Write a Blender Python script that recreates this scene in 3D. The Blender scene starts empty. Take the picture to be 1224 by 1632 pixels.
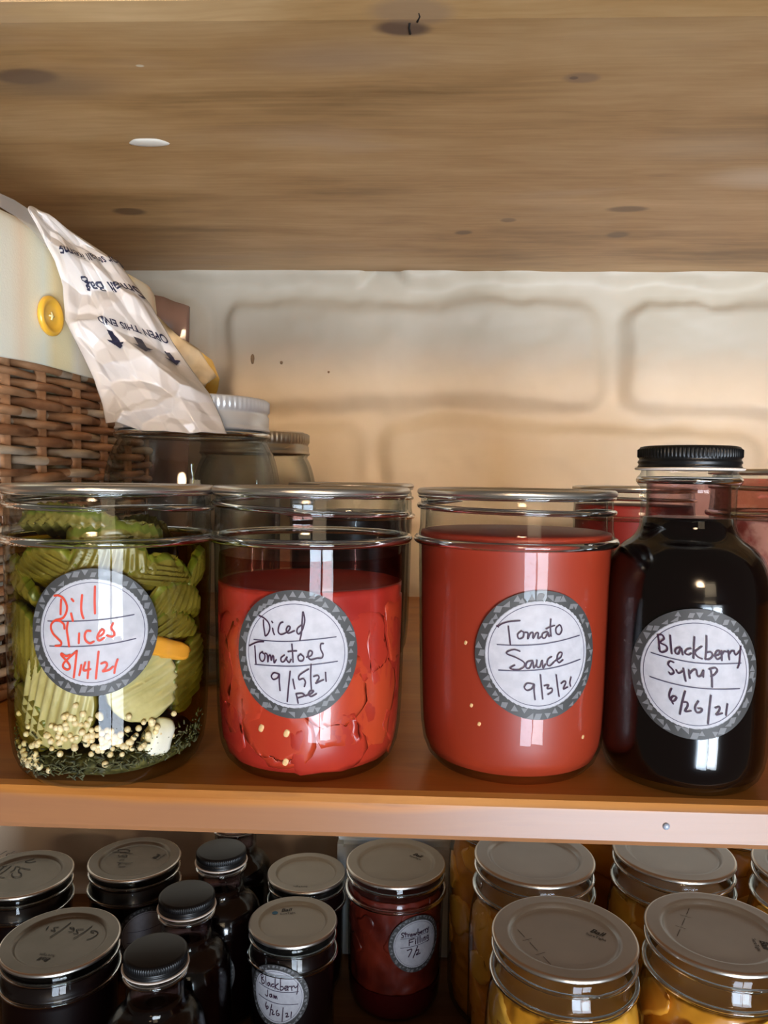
import bpy, bmesh, math, random
import numpy as np
from mathutils import Matrix, Vector, noise

random.seed(7)
S = bpy.context.scene
COL = S.collection
PI = math.pi

# ------------------------------------------------------------------ camera
F = 1226.0
PITCH, YAW, ROLL = math.radians(2.65), math.radians(2.13), math.radians(0.76)
CAM = np.array([0.0, 0.0, 0.124])
FW = np.array([-math.sin(YAW) * math.cos(PITCH), math.cos(YAW) * math.cos(PITCH), -math.sin(PITCH)])
_r0 = np.array([math.cos(YAW), math.sin(YAW), 0.0]); _u0 = np.cross(_r0, FW)
RT = _r0 * math.cos(ROLL) + _u0 * math.sin(ROLL)
UP = -_r0 * math.sin(ROLL) + _u0 * math.cos(ROLL)
cd = bpy.data.cameras.new('camera'); cam = bpy.data.objects.new('camera', cd); COL.objects.link(cam)
cd.sensor_fit = 'VERTICAL'; cd.sensor_height = 36.0; cd.lens = F / 1632.0 * 36.0
cd.clip_start = 0.01; cd.clip_end = 50
M = Matrix(((RT[0], UP[0], -FW[0], CAM[0]), (RT[1], UP[1], -FW[1], CAM[1]), (RT[2], UP[2], -FW[2], CAM[2]), (0, 0, 0, 1)))
cam.matrix_world = M
S.camera = cam

def _ray(px, py):
    return FW * F + RT * (px - 612) - UP * (py - 816)
def on_z(px, py, z):
    d = _ray(px, py); return CAM + d * ((z - CAM[2]) / d[2])
def on_y(px, py, y):
    d = _ray(px, py); return CAM + d * ((y - CAM[1]) / d[1])

# ------------------------------------------------------------------ light
S.view_settings.view_transform = 'Standard'; S.view_settings.look = 'None'
S.view_settings.exposure = -0.12; S.view_settings.gamma = 1.0
try: S.view_settings.use_curve_mapping = False
except Exception: pass
W = bpy.data.worlds.new('room_glow'); S.world = W; W.use_nodes = True
W.node_tree.nodes['Background'].inputs[0].default_value = (1.0, 0.86, 0.70, 1)
W.node_tree.nodes['Background'].inputs[1].default_value = 0.10

def area(name, loc, target, w, h, power, col):
    l = bpy.data.lights.new(name, 'AREA'); l.shape = 'RECTANGLE'; l.size = w; l.size_y = h
    l.energy = power; l.color = col
    o = bpy.data.objects.new(name, l); COL.objects.link(o); o.location = loc
    o.rotation_euler = (Vector(target) - Vector(loc)).to_track_quat('-Z', 'Y').to_euler()
    return o
# low glass door behind the photographer, to the right: two tall panes of daylight
area('door_pane_light', (0.58, -2.5, -0.88), (0.06, 0.5, 0.10), 0.66, 1.25, 80.0, (0.70, 0.83, 1.0))
area('door_pane_light', (1.32, -2.4, -0.88), (0.06, 0.5, 0.10), 0.66, 1.25, 80.0, (0.80, 0.89, 1.0))
# window above, covered by a warm blind
area('blind_light', (0.80, -2.5, 0.55), (0.0, 0.5, 0.15), 0.80, 0.70, 6.0, (1.0, 0.78, 0.52))
# added warm fill for the middle bay; narrow spread keeps the lower bay dark
_l = area('warm_wall_fill', (0.08, -2.1, 0.80), (0.06, 0.8, 0.13), 1.40, 0.46, 1.20, (1.0, 0.70, 0.44)); _l.data.spread = math.radians(12)
S.cycles.transparent_max_bounces = 48
S.cycles.max_bounces = 14

# ------------------------------------------------------------------ materials
def mat(name, col, rough=0.5, metal=0.0, spec=0.5, trans=None, sss=0.0, coat=0.0):
    m = bpy.data.materials.new(name); m.use_nodes = True
    b = m.node_tree.nodes['Principled BSDF']
    b.inputs['Base Color'].default_value = (*col, 1); b.inputs['Roughness'].default_value = rough
    b.inputs['Metallic'].default_value = metal; b.inputs['Specular IOR Level'].default_value = spec
    if coat: b.inputs['Coat Weight'].default_value = coat; b.inputs['Coat Roughness'].default_value = 0.08
    return m

class N:
    """small node-graph helper"""
    def __init__(s, m):
        s.t = m.node_tree; s.b = s.t.nodes.get('Principled BSDF')
    def new(s, ty, **kw):
        n = s.t.nodes.new(ty)
        for k, v in kw.items():
            if k.startswith('i_'):
                key = k[2:]; key = int(key) if key.isdigit() else key
                n.inputs[key].default_value = v
            else: setattr(n, k, v)
        return n
    def link(s, a, b): s.t.links.new(a, b)

def noise_mat(name, c1, c2, scale=20, stretch=(1, 1, 1), rough=0.5, metal=0.0, bump=0.0, detail=4, lo=0.35, hi=0.65, spec=0.5, coat=0.0):
    m = mat(name, c1, rough, metal, spec, coat=coat); n = N(m)
    tc = n.new('ShaderNodeTexCoord'); mp = n.new('ShaderNodeMapping'); mp.inputs['Scale'].default_value = stretch
    n.link(tc.outputs['Object'], mp.inputs['Vector'])
    nz = n.new('ShaderNodeTexNoise', i_Scale=scale, i_Detail=detail); n.link(mp.outputs[0], nz.inputs['Vector'])
    r = n.new('ShaderNodeValToRGB'); r.color_ramp.elements[0].position = lo; r.color_ramp.elements[1].position = hi
    r.color_ramp.elements[0].color = (*c1, 1); r.color_ramp.elements[1].color = (*c2, 1)
    n.link(nz.outputs['Fac'], r.inputs['Fac']); n.link(r.outputs['Color'], n.b.inputs['Base Color'])
    if bump:
        bp = n.new('ShaderNodeBump', i_Strength=bump, i_Distance=0.001); n.link(nz.outputs['Fac'], bp.inputs['Height'])
        n.link(bp.outputs['Normal'], n.b.inputs['Normal'])
    return m

def wood(name, dark, mid, light, knots=(), rough=0.5, edge=None, streaks=None, grain=0.35, spec=0.4):
    """long grain along X; knots = (x, y, rx, ry)"""
    m = mat(name, mid, rough, spec=spec); n = N(m)
    tc = n.new('ShaderNodeTexCoord')
    # large warp of the grain
    wn = n.new('ShaderNodeTexNoise', i_Scale=6.0, i_Detail=2.0); n.link(tc.outputs['Object'], wn.inputs['Vector'])
    ws = n.new('ShaderNodeVectorMath', operation='SCALE'); ws.inputs['Scale'].default_value = 0.02
    sub = n.new('ShaderNodeVectorMath', operation='SUBTRACT'); sub.inputs[1].default_value = (.5, .5, .5)
    n.link(wn.outputs['Color'], sub.inputs[0]); n.link(sub.outputs[0], ws.inputs[0])
    ad = n.new('ShaderNodeVectorMath', operation='ADD'); n.link(tc.outputs['Object'], ad.inputs[0]); n.link(ws.outputs[0], ad.inputs[1])
    def nz(scale, stretch, detail=5):
        mp = n.new('ShaderNodeMapping'); mp.inputs['Scale'].default_value = stretch; n.link(ad.outputs[0], mp.inputs['Vector'])
        t = n.new('ShaderNodeTexNoise', i_Scale=scale, i_Detail=detail, i_Roughness=0.6); n.link(mp.outputs[0], t.inputs['Vector']); return t.outputs['Fac']
    a = nz(9.0, (0.30, 3.2, 3.2) if grain > .3 else (0.45, 1.9, 1.9)); b = nz(60.0, (0.12, 6.0, 6.0), 3)
    mx = n.new('ShaderNodeMath', operation='MULTIPLY_ADD'); n.link(b, mx.inputs[0]); mx.inputs[1].default_value = grain; n.link(a, mx.inputs[2])
    r = n.new('ShaderNodeValToRGB'); e = r.color_ramp.elements
    e[0].position = 0.45 - (0.35 - grain) * .5; e[0].color = (*dark, 1); e[1].position = 0.92 - (0.35 - grain) * .6; e[1].color = (*light, 1)
    k = e.new(0.66 - (0.35 - grain) * .5); k.color = (*mid, 1)
    n.link(mx.outputs[0], r.inputs['Fac']); col = r.outputs['Color']
    for (kx, ky, rx, ry, kc, strg) in knots:
        s1 = n.new('ShaderNodeVectorMath', operation='SUBTRACT'); n.link(ad.outputs[0], s1.inputs[0]); s1.inputs[1].default_value = (kx, ky, 0)
        s2 = n.new('ShaderNodeVectorMath', operation='MULTIPLY'); n.link(s1.outputs[0], s2.inputs[0]); s2.inputs[1].default_value = (1 / rx, 1 / ry, 0)
        ln = n.new('ShaderNodeVectorMath', operation='LENGTH'); n.link(s2.outputs[0], ln.inputs[0])
        mr = n.new('ShaderNodeMapRange', interpolation_type='SMOOTHSTEP'); n.link(ln.outputs['Value'], mr.inputs['Value'])
        mr.inputs['From Min'].default_value = 0.0 if rx > 0.03 else 0.70; mr.inputs['From Max'].default_value = 1.6 if rx > 0.03 else 1.30
        mr.inputs['To Min'].default_value = strg; mr.inputs['To Max'].default_value = 0.0
        mix = n.new('ShaderNodeMix', data_type='RGBA'); n.link(mr.outputs[0], mix.inputs['Factor'])
        n.link(col, mix.inputs['A']); mix.inputs['B'].default_value = (*kc, 1); col = mix.outputs['Result']
    if streaks:
        t = nz(streaks[0], streaks[1], 6)
        mr = n.new('ShaderNodeMapRange'); n.link(t, mr.inputs['Value']); mr.inputs['From Min'].default_value = 0.56; mr.inputs['From Max'].default_value = 0.80
        mr.inputs['To Max'].default_value = streaks[3]
        mix = n.new('ShaderNodeMix', data_type='RGBA'); n.link(mr.outputs[0], mix.inputs['Factor']); n.link(col, mix.inputs['A'])
        mix.inputs['B'].default_value = (*streaks[2], 1); col = mix.outputs['Result']
    if edge:   # bare wood band below the varnish on the front edge: (z_top, z_bottom, colour)
        sx = n.new('ShaderNodeSeparateXYZ'); n.link(ad.outputs[0], sx.inputs[0])
        mr = n.new('ShaderNodeMapRange', interpolation_type='SMOOTHSTEP'); n.link(sx.outputs['Z'], mr.inputs['Value'])
        mr.inputs['From Min'].default_value = edge[0]; mr.inputs['From Max'].default_value = edge[1]
        mr.inputs['To Min'].default_value = 0.0; mr.inputs['To Max'].default_value = 0.85
        mix = n.new('ShaderNodeMix', data_type='RGBA'); n.link(mr.outputs[0], mix.inputs['Factor']); n.link(col, mix.inputs['A'])
        gm = n.new('ShaderNodeMix', data_type='RGBA', blend_type='MULTIPLY'); gm.inputs['Factor'].default_value = 0.35
        gm.inputs['A'].default_value = (*edge[2], 1); n.link(r.outputs['Color'], gm.inputs['B'])
        g2 = n.new('ShaderNodeMix', data_type='RGBA'); g2.inputs['Factor'].default_value = 0.8
        n.link(gm.outputs['Result'], g2.inputs['A']); g2.inputs['B'].default_value = (*edge[2], 1)
        n.link(g2.outputs['Result'], mix.inputs['B']); col = mix.outputs['Result']
    n.link(col, n.b.inputs['Base Color'])
    bp = n.new('ShaderNodeBump', i_Strength=0.25, i_Distance=0.0006); n.link(mx.outputs[0], bp.inputs['Height']); n.link(bp.outputs['Normal'], n.b.inputs['Normal'])
    return m

def thin_glass(name, tint=(0.97, 0.98, 0.98), bump=0.0, edge=(0.62, 0.68, 0.70), refl=1.0):
    m = bpy.data.materials.new(name); m.use_nodes = True; t = m.node_tree; t.nodes.clear()
    n = N(m); out = n.new('ShaderNodeOutputMaterial')
    tr = n.new('ShaderNodeBsdfTransparent'); gl = n.new('ShaderNodeBsdfGlossy'); gl.inputs['Roughness'].default_value = 0.015
    lw = n.new('ShaderNodeLayerWeight', i_Blend=0.5)
    cr = n.new('ShaderNodeValToRGB'); e = cr.color_ramp.elements
    e[0].position = 0.35; e[0].color = (*tint, 1); e[1].position = 1.0; e[1].color = (*edge, 1)
    n.link(lw.outputs['Facing'], cr.inputs['Fac']); n.link(cr.outputs['Color'], tr.inputs['Color'])
    pw = n.new('ShaderNodeMath', operation='POWER'); n.link(lw.outputs['Facing'], pw.inputs[0]); pw.inputs[1].default_value = 5.0
    mu = n.new('ShaderNodeMath', operation='MULTIPLY_ADD'); n.link(pw.outputs[0], mu.inputs[0]); mu.inputs[1].default_value = 0.90 * refl; mu.inputs[2].default_value = 0.034 * refl
    mu.use_clamp = True
    mx = n.new('ShaderNodeMixShader'); n.link(mu.outputs[0], mx.inputs[0]); n.link(tr.outputs[0], mx.inputs[1]); n.link(gl.outputs[0], mx.inputs[2])
    if bump:
        tc = n.new('ShaderNodeTexCoord'); nz = n.new('ShaderNodeTexNoise', i_Scale=55.0, i_Detail=1.0); n.link(tc.outputs['Object'], nz.inputs['Vector'])
        bp = n.new('ShaderNodeBump', i_Strength=bump, i_Distance=0.002); n.link(nz.outputs['Fac'], bp.inputs['Height'])
        for q in (gl, lw): n.link(bp.outputs['Normal'], q.inputs['Normal'])
    n.link(mx.outputs[0], out.inputs['Surface'])
    return m

def liquid(name, absorb, density):
    m = bpy.data.materials.new(name); m.use_nodes = True; t = m.node_tree; t.nodes.clear(); n = N(m)
    out = n.new('ShaderNodeOutputMaterial'); tr = n.new('ShaderNodeBsdfTransparent')
    va = n.new('ShaderNodeVolumeAbsorption'); va.inputs['Color'].default_value = (*absorb, 1); va.inputs['Density'].default_value = density
    n.link(tr.outputs[0], out.inputs['Surface']); n.link(va.outputs[0], out.inputs['Volume'])
    return m

def film(name, col, alpha, rough=0.25, transl=0.4, spec=0.3):
    """thin plastic: diffuse + translucent + clear + a little gloss"""
    m = bpy.data.materials.new(name); m.use_nodes = True; t = m.node_tree; t.nodes.clear(); n = N(m)
    out = n.new('ShaderNodeOutputMaterial')
    df = n.new('ShaderNodeBsdfDiffuse'); df.inputs['Color'].default_value = (*col, 1)
    tl = n.new('ShaderNodeBsdfTranslucent'); tl.inputs['Color'].default_value = (*col, 1)
    a = n.new('ShaderNodeMixShader'); a.inputs[0].default_value = transl; n.link(df.outputs[0], a.inputs[1]); n.link(tl.outputs[0], a.inputs[2])
    tr = n.new('ShaderNodeBsdfTransparent'); b = n.new('ShaderNodeMixShader'); b.inputs[0].default_value = alpha
    n.link(tr.outputs[0], b.inputs[1]); n.link(a.outputs[0], b.inputs[2])
    gl = n.new('ShaderNodeBsdfGlossy'); gl.inputs['Roughness'].default_value = rough
    lw = n.new('ShaderNodeLayerWeight', i_Blend=0.5); pw = n.new('ShaderNodeMath', operation='POWER'); n.link(lw.outputs['Facing'], pw.inputs[0]); pw.inputs[1].default_value = 4.0
    ml = n.new('ShaderNodeMath', operation='MULTIPLY_ADD'); n.link(pw.outputs[0], ml.inputs[0]); ml.inputs[1].default_value = spec * 1.6; ml.inputs[2].default_value = 0.04; ml.use_clamp = True
    c = n.new('ShaderNodeMixShader'); n.link(ml.outputs[0], c.inputs[0]); n.link(b.outputs[0], c.inputs[1]); n.link(gl.outputs[0], c.inputs[2])
    n.link(c.outputs[0], out.inputs['Surface'])
    return m

GLASS = thin_glass('clear_glass', bump=0.07, refl=0.62)
BEAD = bpy.data.materials.new('moulded_glass'); BEAD.use_nodes = True; BEAD.node_tree.nodes.clear()
_n = N(BEAD); _o = _n.new('ShaderNodeOutputMaterial'); _g = _n.new('ShaderNodeBsdfGlass'); _g.inputs['IOR'].default_value = 1.48; _g.inputs['Roughness'].default_value = 0.0; _g.inputs['Color'].default_value = (0.95, 0.97, 0.97, 1)
_n.link(_g.outputs[0], _o.inputs['Surface'])
GLASS_CLEAR = thin_glass('thick_clear_glass', tint=(0.95, 0.965, 0.96), bump=0.12, edge=(0.55, 0.60, 0.60), refl=1.0)
STEEL = noise_mat('lid_tin', (0.48, 0.45, 0.40), (0.54, 0.51, 0.46), 30, rough=0.36, metal=0.88)
STEEL_BRIGHT = mat('lid_rim_tin', (0.80, 0.75, 0.68), 0.30, 1.0)
TIN_SHADED = noise_mat('shaded_lid_tin', (0.21, 0.195, 0.165), (0.25, 0.23, 0.20), 30, rough=0.38, metal=0.8)  # jam lids: shade of the lower left painted into the tin colour
TIN_LIT = noise_mat('lit_lid_tin', (0.54, 0.60, 0.64), (0.60, 0.655, 0.69), 30, rough=0.35, metal=0.4)  # peach lids: similar tin, brighter bluish light painted into its colour
CREAM_LID = noise_mat('lid_cream_enamel', (0.47, 0.47, 0.41), (0.52, 0.52, 0.46), 25, rough=0.42, metal=0.12)
SILVER_CAP = mat('silver_cap', (0.74, 0.78, 0.82), 0.30, 0.5)
GOLD_CAP = mat('old_gold_cap', (0.50, 0.45, 0.36), 0.35, 0.9)
BLACK_CAP = mat('black_metal_cap', (0.005, 0.005, 0.0055), 0.36, 0.0, 0.35)
LINER = mat('cap_liner', (0.80, 0.68, 0.58), 0.6)
PAPER = noise_mat('label_paper', (0.43, 0.425, 0.46), (0.49, 0.485, 0.52), 260, rough=0.65, bump=0.1)
RING = mat('label_ring_grey', (0.045, 0.0435, 0.0425), 0.55)
TRI = mat('label_triangle_grey', (0.17, 0.17, 0.175), 0.55)
LINE = mat('label_rule', (0.06, 0.05, 0.09), 0.6)
INK_RED = mat('red_ink', (0.58, 0.045, 0.015), 0.6)
INK_DARK = mat('dark_plum_ink', (0.035, 0.008, 0.028), 0.6)
INK_LID = mat('black_marker_ink', (0.015, 0.014, 0.014), 0.5)
DOT_BLUE = mat('blue_dot', (0.03, 0.22, 0.45), 0.5)
DOT_TEAL = mat('teal_dot', (0.03, 0.22, 0.20), 0.5)

SAUCE = noise_mat('tomato_sauce', (0.25, 0.020, 0.006), (0.31, 0.031, 0.009), 14, (1, 1, 0.4), rough=0.45)
SAUCE_DARK = noise_mat('dark_tomato_sauce', (0.30, 0.018, 0.012), (0.36, 0.028, 0.014), 14, (1, 1, .4), rough=0.45)
DICE_BASE = noise_mat('tomato_juice_pulp', (0.29, 0.014, 0.009), (0.38, 0.028, 0.012), 45, (1, 1, .5), rough=0.35)
DICE = noise_mat('tomato_piece_red', (0.31, 0.016, 0.011), (0.42, 0.034, 0.015), 40, (1, 1, .4), rough=0.3)
DICE2 = noise_mat('tomato_piece_orange', (0.38, 0.027, 0.011), (0.47, 0.052, 0.016), 40, (1, 1, .4), rough=0.3)
SEED_T = mat('tomato_seed', (0.75, 0.45, 0.20), 0.4)
SYRUP = mat('blackberry_syrup', (0.0022, 0.0005, 0.0006), 0.12, 0.0, 0.5)
JAM = mat('dark_berry_jam', (0.0045, 0.0010, 0.0010), 0.3)
JAM_RED = noise_mat('strawberry_filling', (0.065, 0.006, 0.003), (0.17, 0.018, 0.007), 34, rough=0.35)
JAM_RED_BOTTOM = mat('strawberry_juice', (0.05, 0.002, 0.003), 0.2)
RELISH = noise_mat('brown_pink_relish', (0.20, 0.035, 0.025), (0.42, 0.20, 0.15), 120, rough=0.4, lo=0.4, hi=0.6)
PEACH_BASE = noise_mat('peach_syrup', (0.50, 0.17, 0.008), (0.62, 0.25, 0.015), 25, rough=0.35)
PEACH = noise_mat('peach_flesh', (0.72, 0.30, 0.025), (0.85, 0.45, 0.06), 30, rough=0.3)
PEACH2 = noise_mat('peach_flesh_orange', (0.62, 0.20, 0.015), (0.78, 0.34, 0.035), 30, rough=0.3)
BRINE = liquid('pickle_brine', (0.76, 0.68, 0.05), 110.0)
PICKLE_FLESH = noise_mat('pickle_flesh', (0.42, 0.36, 0.19), (0.56, 0.50, 0.30), 70, rough=0.35)
PICKLE_OLIVE = noise_mat('pickle_olive_flesh', (0.10, 0.078, 0.012), (0.20, 0.155, 0.030), 70, rough=0.35)
PICKLE_SKIN = noise_mat('pickle_skin', (0.05, 0.06, 0.006), (0.15, 0.16, 0.02), 90, rough=0.3)
PEPPER = mat('orange_pepper', (0.70, 0.30, 0.03), 0.3)
MUSTARD = noise_mat('mustard_seed', (0.70, 0.52, 0.28), (0.85, 0.70, 0.45), 300, rough=0.4)
GARLIC = mat('garlic_clove', (0.80, 0.76, 0.66), 0.35)
DILLWEED = noise_mat('dill_weed', (0.022, 0.023, 0.009), (0.12, 0.11, 0.045), 400, rough=0.7, bump=0.5)
WALLPAINT = noise_mat('cream_wall_paint', (0.64, 0.545, 0.405), (0.71, 0.615, 0.475), 9, rough=0.5, bump=0.15, spec=0.35)
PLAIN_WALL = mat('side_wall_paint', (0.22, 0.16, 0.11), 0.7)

# ------------------------------------------------------------------ mesh helpers
def link(name, bm, m, parent=None, smooth=True, kind=None):
    me = bpy.data.meshes.new(name); bm.normal_update(); bm.to_mesh(me); bm.free()
    for q in (m if isinstance(m, (list, tuple)) else [m]): me.materials.append(q)
    if smooth:
        me.polygons.foreach_set('use_smooth', [True] * len(me.polygons))
    o = bpy.data.objects.new(name, me); COL.objects.link(o)
    if parent is not None: o.parent = parent
    if kind: o['kind'] = kind
    return o

def sharp(o, deg=40):
    me = o.data
    bm = bmesh.new(); bm.from_mesh(me); c = math.radians(deg)
    for e in bm.edges:
        if len(e.link_faces) == 2 and e.calc_face_angle(0) > c: e.smooth = False
    bm.to_mesh(me); bm.free(); return o

def thing(name, label, cat, loc, group=None, rz=0.0):
    o = bpy.data.objects.new(name, None); COL.objects.link(o); o.location = loc; o.rotation_euler = (0, 0, rz)
    o.empty_display_size = 0.02
    o['label'] = label; o['category'] = cat
    if group: o['group'] = group
    return o

def tag(o, label, cat, group=None, kind=None):
    o['label'] = label; o['category'] = cat
    if group: o['group'] = group
    if kind: o['kind'] = kind
    return o

def lathe(bm, prof, seg=72, mi=0, rfun=None):
    rings = []
    for (r, z) in prof:
        if r < 1e-6: rings.append([bm.verts.new((0, 0, z))])
        else:
            ring = []
            for i in range(seg):
                a = 2 * PI * i / seg; rr = r + (rfun(a, r, z) if rfun else 0)
                ring.append(bm.verts.new((rr * math.sin(a), -rr * math.cos(a), z)))
            rings.append(ring)
    for A, B in zip(rings, rings[1:]):
        for i in range(seg):
            j = (i + 1) % seg
            if len(A) == 1 and len(B) == 1: continue
            if len(A) == 1: f = bm.faces.new((A[0], B[j], B[i]))
            elif len(B) == 1: f = bm.faces.new((A[i], A[j], B[0]))
            else: f = bm.faces.new((A[i], A[j], B[j], B[i]))
            f.material_index = mi
    return rings

def smooth_prof(pts, n=4):
    """Catmull-Rom through profile points"""
    out = []
    P = [pts[0]] + list(pts) + [pts[-1]]
    for i in range(1, len(P) - 2):
        p0, p1, p2, p3 = map(np.array, P[i - 1:i + 3])
        for k in range(n):
            t = k / n
            out.append(tuple(0.5 * ((2 * p1) + (-p0 + p2) * t + (2 * p0 - 5 * p1 + 4 * p2 - p3) * t * t + (-p0 + 3 * p1 - 3 * p2 + p3) * t ** 3)))
    out.append(tuple(pts[-1])); return out

def tube(bm, pts, rad, sides=8, mi=0, cap=True):
    pts = [Vector(p) for p in pts]; rings = []
    rf = rad if callable(rad) else (lambda i: rad)
    up = Vector((0, 0, 1))
    for i, p in enumerate(pts):
        d = (pts[min(i + 1, len(pts) - 1)] - pts[max(i - 1, 0)]).normalized()
        a = d.cross(up)
        if a.length < 1e-3: a = d.cross(Vector((1, 0, 0)))
        a.normalize(); b = a.cross(d).normalized()
        r = rf(i)
        rings.append([bm.verts.new(p + (a * math.cos(2 * PI * k / sides) + b * math.sin(2 * PI * k / sides)) * r) for k in range(sides)])
    for A, B in zip(rings, rings[1:]):
        for k in range(sides):
            f = bm.faces.new((A[k], A[(k + 1) % sides], B[(k + 1) % sides], B[k])); f.material_index = mi
    if cap:
        for R_ in (rings[0][::-1], rings[-1]):
            try: f = bm.faces.new(R_); f.material_index = mi
            except Exception: pass

def box(bm, x0, x1, y0, y1, z0, z1, mi=0):
    v = [bm.verts.new(p) for p in ((x0, y0, z0), (x1, y0, z0), (x1, y1, z0), (x0, y1, z0), (x0, y0, z1), (x1, y0, z1), (x1, y1, z1), (x0, y1, z1))]
    for q in ((0, 3, 2, 1), (4, 5, 6, 7), (0, 1, 5, 4), (1, 2, 6, 5), (2, 3, 7, 6), (3, 0, 4, 7)):
        f = bm.faces.new([v[i] for i in q]); f.material_index = mi

def extrude_profile_x(bm, prof, x0, x1, nx=1):
    """prof: closed list of (y,z); board along X"""
    cols = []
    for i in range(nx + 1):
        x = x0 + (x1 - x0) * i / nx; cols.append([bm.verts.new((x, y, z)) for y, z in prof])
    n = len(prof)
    for A, B in zip(cols, cols[1:]):
        for k in range(n): bm.faces.new((A[k], A[(k + 1) % n], B[(k + 1) % n], B[k]))
    bm.faces.new(cols[0][::-1]); bm.faces.new(cols[-1])
    bmesh.ops.recalc_face_normals(bm, faces=bm.faces)

# ------------------------------------------------------------------ setting: shelving and wall
WALL_Y = 0.80
Z_LOW = -0.328
Z_TOP = 0.3333

def fbm(x, y, z, o=3):
    return noise.fractal(Vector((x, y, z)), 1.0, 2.0, o)

def make_wall():
    bm = bmesh.new(); x0, x1, z0, z1 = -0.78, 0.78, -0.42, 0.46; st = 0.004
    nx, nz = int((x1 - x0) / st), int((z1 - z0) / st); rows = []
    # courses: (z bottom, z top, joint offset)
    courses = [(-0.435, -0.325, -0.03), (-0.305, -0.200, -0.195), (-0.180, -0.075, -0.03), (-0.055, 0.050, -0.195), (0.070, 0.174, -0.045), (0.196, 0.299, -0.208), (0.325, 0.430, -0.03)]
    for j in range(nz + 1):
        z = z0 + (z1 - z0) * j / nz; row = []
        for i in range(nx + 1):
            x = x0 + (x1 - x0) * i / nx
            wx = x + 0.008 * fbm(x * 9, z * 9, 3.1); wz = z + 0.009 * fbm(x * 7, z * 8, 7.7) + 0.004 * fbm(x * 24, z * 20, 2.2)
            h = 0.0
            for (a, b, off) in courses:
                if a - 0.02 < wz < b + 0.02:
                    u = (wx - off) % 0.408 ; hl = (0.408 - 0.026) / 2; cx = 0.013 + hl
                    qx = abs(u - cx) - hl + 0.022; qz = abs(wz - (a + b) / 2) - (b - a) / 2 + 0.022
                    d = math.hypot(max(qx, 0), max(qz, 0)) + min(max(qx, qz), 0) - 0.022
                    wd = 0.009 + 0.006 * noise.noise(Vector((x * 12, z * 12, 4.4))); t = min(max((wd - d) / (2 * wd), 0), 1); h = max(h, t * t * (3 - 2 * t))
            y = -0.0110 * h - 0.0022 * fbm(x * 22, z * 30, 1.3) - 0.0022 * fbm(x * 7, z * 9, 5.0)
            row.append(bm.verts.new((x, WALL_Y + 0.003 + y, z)))
        rows.append(row)
    for A, B in zip(rows, rows[1:]):
        for i in range(nx): bm.faces.new((A[i], A[i + 1], B[i + 1], B[i]))
    # solid back
    o = link('wall_back', bm, WALLPAINT, kind='structure')
    md = o.modifiers.new('thickness', 'SOLIDIFY'); md.thickness = 0.05; md.offset = -1
    return o
wb = make_wall()
CHIP = mat('bare_chip', (0.32, 0.21, 0.12), 0.8)
for (px, py, sx_, sz_) in ((403, 572, 0.0022, 0.0055), (449, 578, 0.0018, 0.0020), (524, 593, 0.0013, 0.0013)):
    p = on_y(px, py, WALL_Y - 0.0065); bm = bmesh.new(); rg = random.Random(px)
    bmesh.ops.create_icosphere(bm, subdivisions=2, radius=1.0)
    for v in bm.verts: v.co = Vector((p[0] + v.co.x * sx_ * (1 + .3 * noise.noise(v.co * 2)), p[1] + v.co.y * 0.0035, p[2] + v.co.z * sz_ * (1 + .4 * noise.noise(v.co * 2.3))))
    link('paint_chip', bm, CHIP, wb)
for nm, xa, xb in (('wall_left', -0.80, -0.765), ('wall_right', 0.76, 0.80)):  # unseen side walls, added to carry the boards and keep side light out
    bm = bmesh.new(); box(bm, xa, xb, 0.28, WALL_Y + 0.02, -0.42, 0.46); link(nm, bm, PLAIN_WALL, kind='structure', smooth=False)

grey = (0.17, 0.115, 0.085)
upper_mat = wood('weathered_pine', (0.235, 0.122, 0.042), (0.46, 0.264, 0.106), (0.63, 0.405, 0.195), rough=0.42, grain=0.24,
    knots=[(-0.207, 0.409, 0.016, 0.0075, (0.13, 0.075, 0.05), 0.8), (-0.195, 0.418, 0.036, 0.016, (0.24, 0.17, 0.115), 0.55),
           (-0.006, 0.371, 0.0125, 0.0060, (0.12, 0.070, 0.05), 0.9), (-0.002, 0.3595, 0.018, 0.008, (0.30, 0.19, 0.115), 0.6),
           (0.081, 0.4159, 0.0022, 0.0016, (0.04, 0.025, 0.02), 0.9), (0.085, 0.4159, 0.009, 0.005, (0.24, 0.15, 0.10), 0.6),
           (-0.2279, 0.6199, 0.013, 0.008, (0.10, 0.055, 0.03), 0.7), (0.1639, 0.6165, 0.015, 0.006, (0.14, 0.08, 0.045), 0.7),
           (0.0406, 0.6695, 0.007, 0.005, (0.14, 0.08, 0.045), 0.7), (0.0743, 0.6403, 0.006, 0.005, (0.14, 0.08, 0.045), 0.6), (0.172, 0.676, 0.009, 0.008, (0.12, 0.07, 0.04), 0.6), (-0.04, 0.395, 0.05, 0.014, (0.33, 0.225, 0.15), 0.5), (0.245, 0.552, 0.040, 0.018, (0.72, 0.58, 0.42), 0.6), (0.19, 0.50, 0.06, 0.02, (0.62, 0.44, 0.26), 0.5), (-0.145, 0.3985, 0.002, 0.0012, (0.8, 0.7, 0.5), 0.9)],
    streaks=(7.0, (0.5, 2.2, 1), (0.48, 0.33, 0.21), 0.7))
bm = bmesh.new()
extrude_profile_x(bm, [(0.351, 0.356), (0.3495, 0.354), (0.3495, 0.3375), (0.3505, 0.3355), (0.3625, 0.3333), (WALL_Y - 0.004, 0.3333), (WALL_Y - 0.004, 0.356)], -0.759, 0.759)
us = link('wooden_shelf', bm, upper_mat, smooth=False)
tag(us, 'upper weathered pine shelf board seen from below, with knots', 'shelf')
bm = bmesh.new()   # dab of white filler
for i in range(13):
    pass
rings = []
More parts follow.
